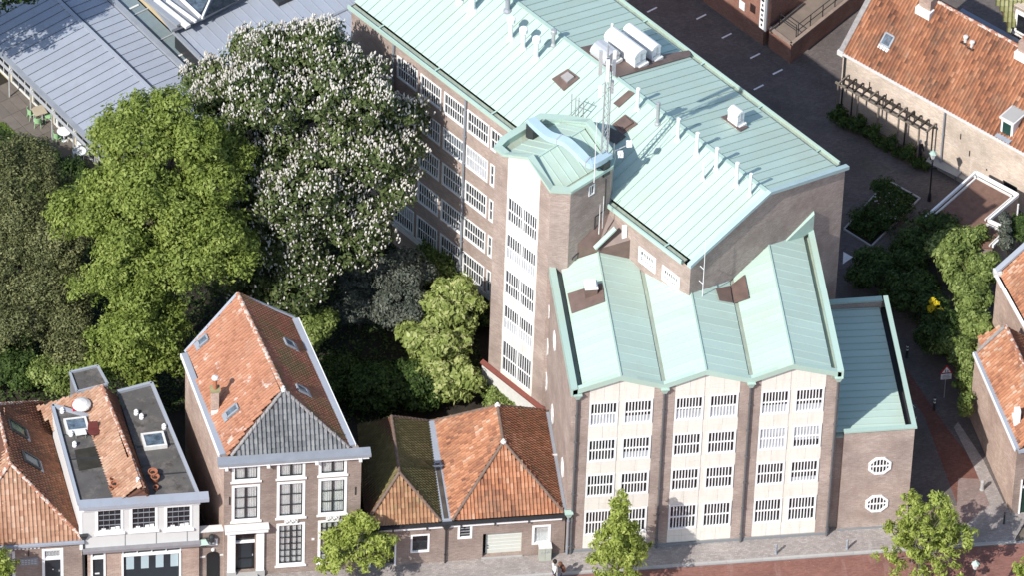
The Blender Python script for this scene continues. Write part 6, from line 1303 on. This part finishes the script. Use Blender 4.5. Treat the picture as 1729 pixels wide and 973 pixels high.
# triangular sign with plate
p = P(1594, 672); t = thing('traffic_sign', 'red-edged triangular warning sign with children above a white text plate', 'sign', p)
MB().tube(p, p+Z*2.45, .03, .03, 8).build('pole', m_steel, t)
c = p+Z*2.15; fx = X_; up = Z
tri = lambda s, d: [c-fx*s*.5+V3(0, -d, 0)-Z*s*.29, c+fx*s*.5+V3(0, -d, 0)-Z*s*.29, c+V3(0, -d, 0)+Z*s*.58]
m_red = plain('sign_red', (.50, .03, .03), .5)
MB().prism(tri(.72, .03), tri(.72, .05)).build('sign_rim', m_red, t); MB().prism(tri(.50, .051), tri(.50, .056)).build('sign_face', m_white, t)
for k, (x, h) in enumerate(((-.06, .20), (.07, .15))):
    m = MB(); b = c+fx*x+V3(0, -.062, 0)-Z*.12; m.box(b+Z*h*.5, (.022, 0, 0), (0, .003, 0), (0, 0, h*.32)); m.lathe(b+Z*h, [(.0, -.03), (.028, 0), (0, .03)], 8); m.beam(b+Z*h*.3, b+Z*-.03+fx*.05, .018, .006, Y_); m.beam(b+Z*h*.3, b+Z*-.03-fx*.04, .018, .006, Y_); m.build('child_figure', m_dark, t)
MB().box(c-Z*.47+V3(0, -.04, 0), (.3, 0, 0), (0, .01, 0), (0, 0, .2)).build('text_plate', m_white, t)
for i, w in enumerate((.17, .22, .2)): MB().box(c-Z*(.36+.11*i)+V3(0, -.053, 0), (w, 0, 0), (0, .002, 0), (0, 0, .022)).build('plate_text', m_lead, t)
# utility cabinet
p = P(918, 935); t = thing('utility_cabinet', 'pale scribbled utility cabinet against the low workshop wall', 'cabinet', (p.x, FY-.25, 0))
cx_, cy_ = p.x, FY-.28
MB().bx(cx_-.33, cx_+.33, cy_-.2, cy_+.2, 0, .95).build('cabinet_body', plain('pale_green_grey_cabinet', (.42, .43, .37), .7, var=.15), t); MB().bx(cx_-.36, cx_+.36, cy_-.23, cy_+.23, .95, 1.0).build('lid', m_whitedull, t)
for i in range(6): MB().beam(V3(cx_-.25+.08*i, cy_-.205, .55+.1*(i % 2)), V3(cx_-.15+.08*i, cy_-.205, .75-.1*(i % 2)), .03, .006).build('scribble', m_lead, t)
MB().bx(cx_-.005, cx_+.005, cy_-.206, cy_-.2, .05, .9).build('door_gap', m_dark, t)
# shaded scrawls on the pilaster
# lantern street lamp on a pole in the court
def lamp(px, py, H, label, glass=m_whitedull):
    p = P(px, py); t = thing('street_lamp', label, 'street lamp', p, 'old style street lamps')
    MB().lathe(p, [(.12, 0), (.10, .5), (.05, .6), (.045, H-.3), (.07, H-.25), (.03, H)], 10).build('pole', m_dark, t)
    a = MB(); a.lathe(p+Z*H, [(.10, 0), (.2, .38)], 6); a.build('lantern_glass', glass, t); MB().lathe(p+Z*(H+.38), [(.24, 0), (.08, .16), (.05, .22), (0, .3)], 6).build('lantern_roof', m_copper_trim, t); return t
lamp(1569, 338, 3.3, 'lantern street lamp in the shaded court beside the grey bench')
p = P(1640, 990); lamp(1640, 1028, 3.1, 'lantern street lamp with green copper hood right of the broad street tree')
# bench-like slab, pergola, ledge by the long house
b = [P(1563, 272, .5), P(1573, 257, .5), P(1627, 285, .5), P(1616, 298, .5)]
t = thing('stone_bench', 'long grey slab bench by the long house, in shade', 'bench', (sum(b, Vector())/4)-Z*.5)
MB().slab(b, .1).build('bench_slab', m_lead, t); bc = sum(b, Vector())/4
for f in (.12, .88):
    a_ = b[0].lerp(b[3], f).lerp(b[1].lerp(b[2], f), .5); MB().box(a_-Z*.3, (.12, .0, 0), (0, .25, 0), (0, 0, .2)).build('bench_leg', m_kerbdark, t)
t = thing('pergola', 'narrow wooden pergola of posts and short cross beams along the pale brick wall', 'pergola', rk(.3, -.9, 0))
m_wood = plain('weathered_wood', (.20, .17, .14), .9, var=.25, sc=6); m_dwood = plain('dark_wood', (.05, .042, .036), .9, var=.25, sc=6)
MB().beam(rk(.5, -.35, 3.0), rk(6.9, -.35, 3.0), .09, .12).build('long_beam', m_dwood, t); MB().beam(rk(.2, -.85, 2.88), rk(6.2, -.85, 2.88), .1, .12).build('long_beam', m_wood, t)
for i in range(13): s_ = .55+i*.52; MB().beam(rk(s_, -.1, 3.1), rk(s_, -1.02, 3.1), .085, .11).build('cross_beam', m_dwood if i % 4 else m_wood, t)
for i in range(5): s_ = .4+i*1.45; MB().tube(rk(s_, -.85, 0), rk(s_, -.85, 2.83), .06, .06, 7).build('post', m_wood, t)
for i in range(4): s_ = 1.1+i*1.9; MB().tube(rk(s_, -.35, 0), rk(s_, -.35, 2.95), .05, .05, 7).build('post', m_dwood, t)
p0_ = rk(3, -1.1, 0); v, rn, cl = foliage([(tuple(rk(s_, -.9, h_)), (.35, .3, r_)) for s_, h_, r_ in [(.3+i*.42, (.35, .6, .3)[i % 3], (.4, .7, .35)[i % 3]) for i in range(16)]], 260, 45, .10, seed=90, cl_r=.22, zmin=.05)
o = bpy.data.objects.new('climbing_roses', leaf_mesh('climbing_roses', v, rn, m_dkg, p0_)); link(o); o.location = p0_; ORG[o] = p0_; tag(o, 'thin green climbers growing up the pergola posts along the pale wall', 'climber')
t = thing('concrete_ledge', 'low pale concrete ledge at the foot of the long brick wall', 'ledge', rk(9, -.5, 0)); MB().prism([rk(7.3, -.35, 0), rk(11.3, -.35, 0), rk(11.3, -.0, 0), rk(7.3, -.0, 0)], [rk(7.3, -.35, .35), rk(11.3, -.35, .35), rk(11.3, -.0, .35), rk(7.3, -.0, .35)]).build('ledge', m_kerb, t)
# white balcony-like frame and pipe by the long house, right edge
t = thing('white_garden_frame', 'white tubular frame at the right edge by the pale brick wall', 'frame', P(1722, 300, 0)); b_ = P(1722, 322, 0)
for x in (0, .7):
    for z in (.6, 1.2, 1.8): MB().beam(b_+V3(x, 0, z), b_+V3(x+.2, .9, z+.1), .05, .05).build('rail', m_white, t)
    MB().tube(b_+V3(x, 0, 0), b_+V3(x, 0, 2.0), .035, .035, 6).build('post', m_white, t); MB().tube(b_+V3(x+.2, .9, 0), b_+V3(x+.2, .9, 2.0), .035, .035, 6).build('post', m_white, t)
MB().box(b_+V3(.4, .4, .9), (.35, 0, 0), (0, .3, 0), (0, 0, .05)).build('seat', m_dark, t)
t = thing('garden_gate', 'dark tubular gate frame beside the pale brick wall at the right', 'gate', P(1685, 300, 0)); a_ = P(1683, 301); c_ = P(1694, 292)
for q in (a_, c_): MB().tube(q, q+Z*2.5, .05, .05, 7).build('gate_post', m_dwood, t)
MB().beam(a_+Z*2.1, P(1665, 287, 1.7), .05, .05).build('rail', m_dwood, t); MB().beam(a_+Z*2.45, c_+Z*2.45, .05, .05).build('rail', m_dwood, t)
# tables and chairs of the terrace
m_gch = plain('green_plastic', (.30, .50, .26), .5, var=.05); m_wch = plain('white_plastic', (.75, .78, .78), .4, var=.04)
def chair_parts(mat):
    s = MB(); s.lathe((0, 0, .43), [(0, -.02), (.2, -.02), (.22, .02), (0, .03)], 12)
    b = MB(); k = 8
    for i in range(k):
        a0, a1 = [math.pi*(.15+.7*q/k) for q in (i, i+1)]
        b.prism([(.21*math.cos(a0), .21*math.sin(a0), .45), (.21*math.cos(a1), .21*math.sin(a1), .45), (.19*math.cos(a1), .19*math.sin(a1), .45), (.19*math.cos(a0), .19*math.sin(a0), .45)], [(.26*math.cos(a0), .26*math.sin(a0), .85), (.26*math.cos(a1), .26*math.sin(a1), .85), (.235*math.cos(a1), .235*math.sin(a1), .85), (.235*math.cos(a0), .235*math.sin(a0), .85)])
    l = MB().tube((.15, .15, .43), (.2, .2, 0), .02, .016, 6)
    return s.mesh('seat', mat), b.mesh('backrest', mat), l.mesh('leg', mat)
CH = {id(m_gch): chair_parts(m_gch), id(m_wch): chair_parts(m_wch)}
def chair(px, py, rot, mat, label):
    p = P(px, py, 0); t = thing('terrace_chair', label, 'chair', p, 'plastic chairs on the terrace'); t.rotation_euler.z = rot; s, b, l = CH[id(mat)]
    for nm, me, a in (('seat', s, 0), ('backrest', b, 0), ('leg', l, 0), ('leg', l, 1), ('leg', l, 2), ('leg', l, 3)):
        o = bpy.data.objects.new(nm, me); link(o, t); o.rotation_euler.z = a*math.pi/2
def table(px, py, label, sq=False, mat=m_wch, topm=None):
    p = P(px, py, 0); t = thing('terrace_table', label, 'table', p, 'white tables on the terrace')
    if sq:
        MB().box(p+Z*.73, (.36, .12, 0), (-.12, .36, 0), (0, 0, .02)).build('tabletop', topm or mat, t)
        for a, b in ((.38, .2), (-.2, .38), (-.38, -.2), (.2, -.38)): MB().tube(p+V3(a*.8, b*.8, 0), p+V3(a*.8, b*.8, .72), .02, .02, 6).build('leg', m_wch, t)
    else:
        MB().lathe(p+Z*.72, [(0, -.01), (.38, -.01), (.40, .015), (0, .03)], 20).build('tabletop', mat, t); MB().lathe(p, [(.22, 0), (.2, .03), (.05, .06), (.05, .7), (.12, .72)], 10).build('pedestal', mat, t)
    return p
p = table(66, 202, 'square wooden-topped table among green chairs, rearmost on the terrace', True, topm=plain('table_wood', (.42, .36, .27), .6))
MB().lathe(P(62, 196, 0)+Z*.76, [(0, 0), (.14, .0), (.16, .03), (0, .03)], 12).build('tablecloth_tray', m_gch) if False else None
chair(53, 200, 1.9, m_gch, 'green chair left of the square wooden-topped table'); chair(73, 188, -.5, m_gch, 'green chair behind the square wooden-topped table'); chair(64, 214, 3.0, m_gch, 'green chair in front of the square wooden-topped table'); chair(82, 205, -1.6, m_gch, 'green chair right of the square wooden-topped table')
table(108, 237, 'round white table in the middle of the terrace between a green and a white chair'); chair(97, 240, 2.0, m_gch, 'green chair left of the middle round table'); chair(110, 219, 0, m_gch, 'green chair behind the middle round table'); chair(118, 235, -1.3, m_wch, 'white chair right of the middle round table')
table(134, 270, 'round white table nearest the tall yellow-green tree'); chair(136, 250, 0, m_wch, 'white chair behind the nearest round table'); chair(144, 268, -1.3, m_wch, 'white chair right of the nearest round table')
p = P(97, 214); t = thing('slim_heater', 'slim white standing ashtray post beside the veranda', 'post', p); MB().tube(p, p+Z*.85, .07, .07, 10).build('post', m_wch, t); MB().lathe(p+Z*.85, [(.09, 0), (.09, .05), (0, .06)], 10).build('lid', m_steel, t)
# ================================================================== PEOPLE
def person(px, py, label, face, top_c, leg_c, hair_c, stride=.18, arm=.15, z=0., bag=None):
    p = P(px, py, z); t = thing('person', label, 'person', p)
    J = [(0, 0, .95), (0, 0, 1.12), (0, .01, 1.32), (0, .01, 1.45), (0, -.01, 1.54), (0, -.02, 1.64), (0, -.01, 1.73),
         (.17, 0, 1.38), (.21, -arm*.4, 1.12), (.21, -arm, .88), (-.17, 0, 1.38), (-.21, arm*.4, 1.12), (-.20, arm, .88),
         (.09, 0, .88), (.10, -stride*.6, .48), (.10, -stride, .08), (.10, -stride-.13, .03), (-.09, 0, .88), (-.10, stride*.3, .48), (-.10, stride, .09), (-.10, stride-.11, .03)]
    E_ = [(0, 1), (1, 2), (2, 3), (3, 4), (4, 5), (5, 6), (2, 7), (7, 8), (8, 9), (2, 10), (10, 11), (11, 12), (0, 13), (13, 14), (14, 15), (15, 16), (0, 17), (17, 18), (18, 19), (19, 20)]
    Rr = [.14, .12, .15, .07, .055, .10, .085, .07, .045, .035, .07, .045, .035, .10, .065, .045, .04, .10, .065, .045, .04]
    me = bpy.data.meshes.new('body'); me.from_pydata(J, E_, []); o = bpy.data.objects.new('body', me); link(o, t)
    sk = o.modifiers.new('skin', 'SKIN'); sv = me.skin_vertices[0].data
    for i, r in enumerate(Rr): sv[i].radius = (r, r*.75 if i < 3 else r)
    sv[0].use_root = True; ss = o.modifiers.new('sub', 'SUBSURF'); ss.levels = 1; ss.render_levels = 1
    m, nt, b = base('clothes_'+label[:12], .85)
    gz = nd(nt, 'ShaderNodeTexCoord').outputs['Object']; sx = nd(nt, 'ShaderNodeSeparateXYZ'); nt.links.new(gz, sx.inputs[0])
    r = nd(nt, 'ShaderNodeValToRGB'); r.color_ramp.interpolation = 'CONSTANT'; e = r.color_ramp.elements; e[0].position = 0; e[0].color = (.02, .02, .02, 1)
    e[1].position = .05; e[1].color = (*leg_c, 1); q = e.new(.5); q.color = (*top_c, 1); q = e.new(.765); q.color = (.45, .28, .20, 1)
    dv = nd(nt, 'ShaderNodeMath', operation='DIVIDE'); dv.inputs[1].default_value = 2.; nt.links.new(sx.outputs[2], dv.inputs[0]); nt.links.new(dv.outputs[0], r.inputs[0]); nt.links.new(r.outputs[0], b.inputs['Base Color'])
    me.materials.append(m)
    h = MB(); h.lathe((0, .02, 1.62), [(.09, -.06), (.118, .02), (.115, .10), (.07, .17), (0, .185)], 12); hm = h.mesh('hair', plain('hair_'+label[:10], hair_c, .7), True); link(bpy.data.objects.new('hair', hm), t)
    hd = MB()
    for sx_, sy_ in ((.21, -arm), (-.20, arm)):
        hd.box((sx_, sy_, .83), (.02, 0, 0), (0, .04, 0), (0, 0, .045))
        for k in range(4): hd.tube((sx_, sy_-.03+.02*k, .79), (sx_+(-.015 if sx_ > 0 else .015), sy_-.03+.02*k, .72-.008*(k % 2)), .009, .007, 5)
        hd.tube((sx_, sy_-.04, .84), (sx_, sy_-.075, .79), .01, .008, 5)
    link(bpy.data.objects.new('hands', hd.mesh('hands', plain('skin', (.5, .32, .24), .6) if 'skin' not in bpy.data.materials else bpy.data.materials['skin'])), t)
    fc = MB(); fc.box((0, -.115, 1.635), (.012, 0, 0), (0, .014, 0), (0, 0, .025)); fc.box((.035, -.1, 1.66), (.012, 0, 0), (0, .008, 0), (0, 0, .006)); fc.box((-.035, -.1, 1.66), (.012, 0, 0), (0, .008, 0), (0, 0, .006)); link(bpy.data.objects.new('face', fc.mesh('face', bpy.data.materials['skin'])), t)
    if bag:
        bm = MB(); bm.box((0, .2, 1.2), (.14, 0, 0), (0, .08, 0), (0, 0, .18)); link(bpy.data.objects.new('backpack', bm.mesh('backpack', plain('bag_leather', bag, .6))), t)
    t.rotation_euler.z = face; return t
person(935, 985, 'walker in a white top with dark hair on the pavement by the utility cabinet', -1.2, (.62, .60, .58), (.05, .05, .07), (.02, .015, .012), .26)
person(944, 989, 'walker in dark clothes with brown hair, right-hand one of the pair on the pavement', -1.2, (.05, .045, .05), (.03, .04, .09), (.14, .06, .03), .22, bag=(.16, .07, .04))
person(1551, 275, 'grey-haired person in dark clothes standing in the shaded court near the bench', .6, (.02, .02, .025), (.025, .025, .03), (.42, .42, .42), .1)
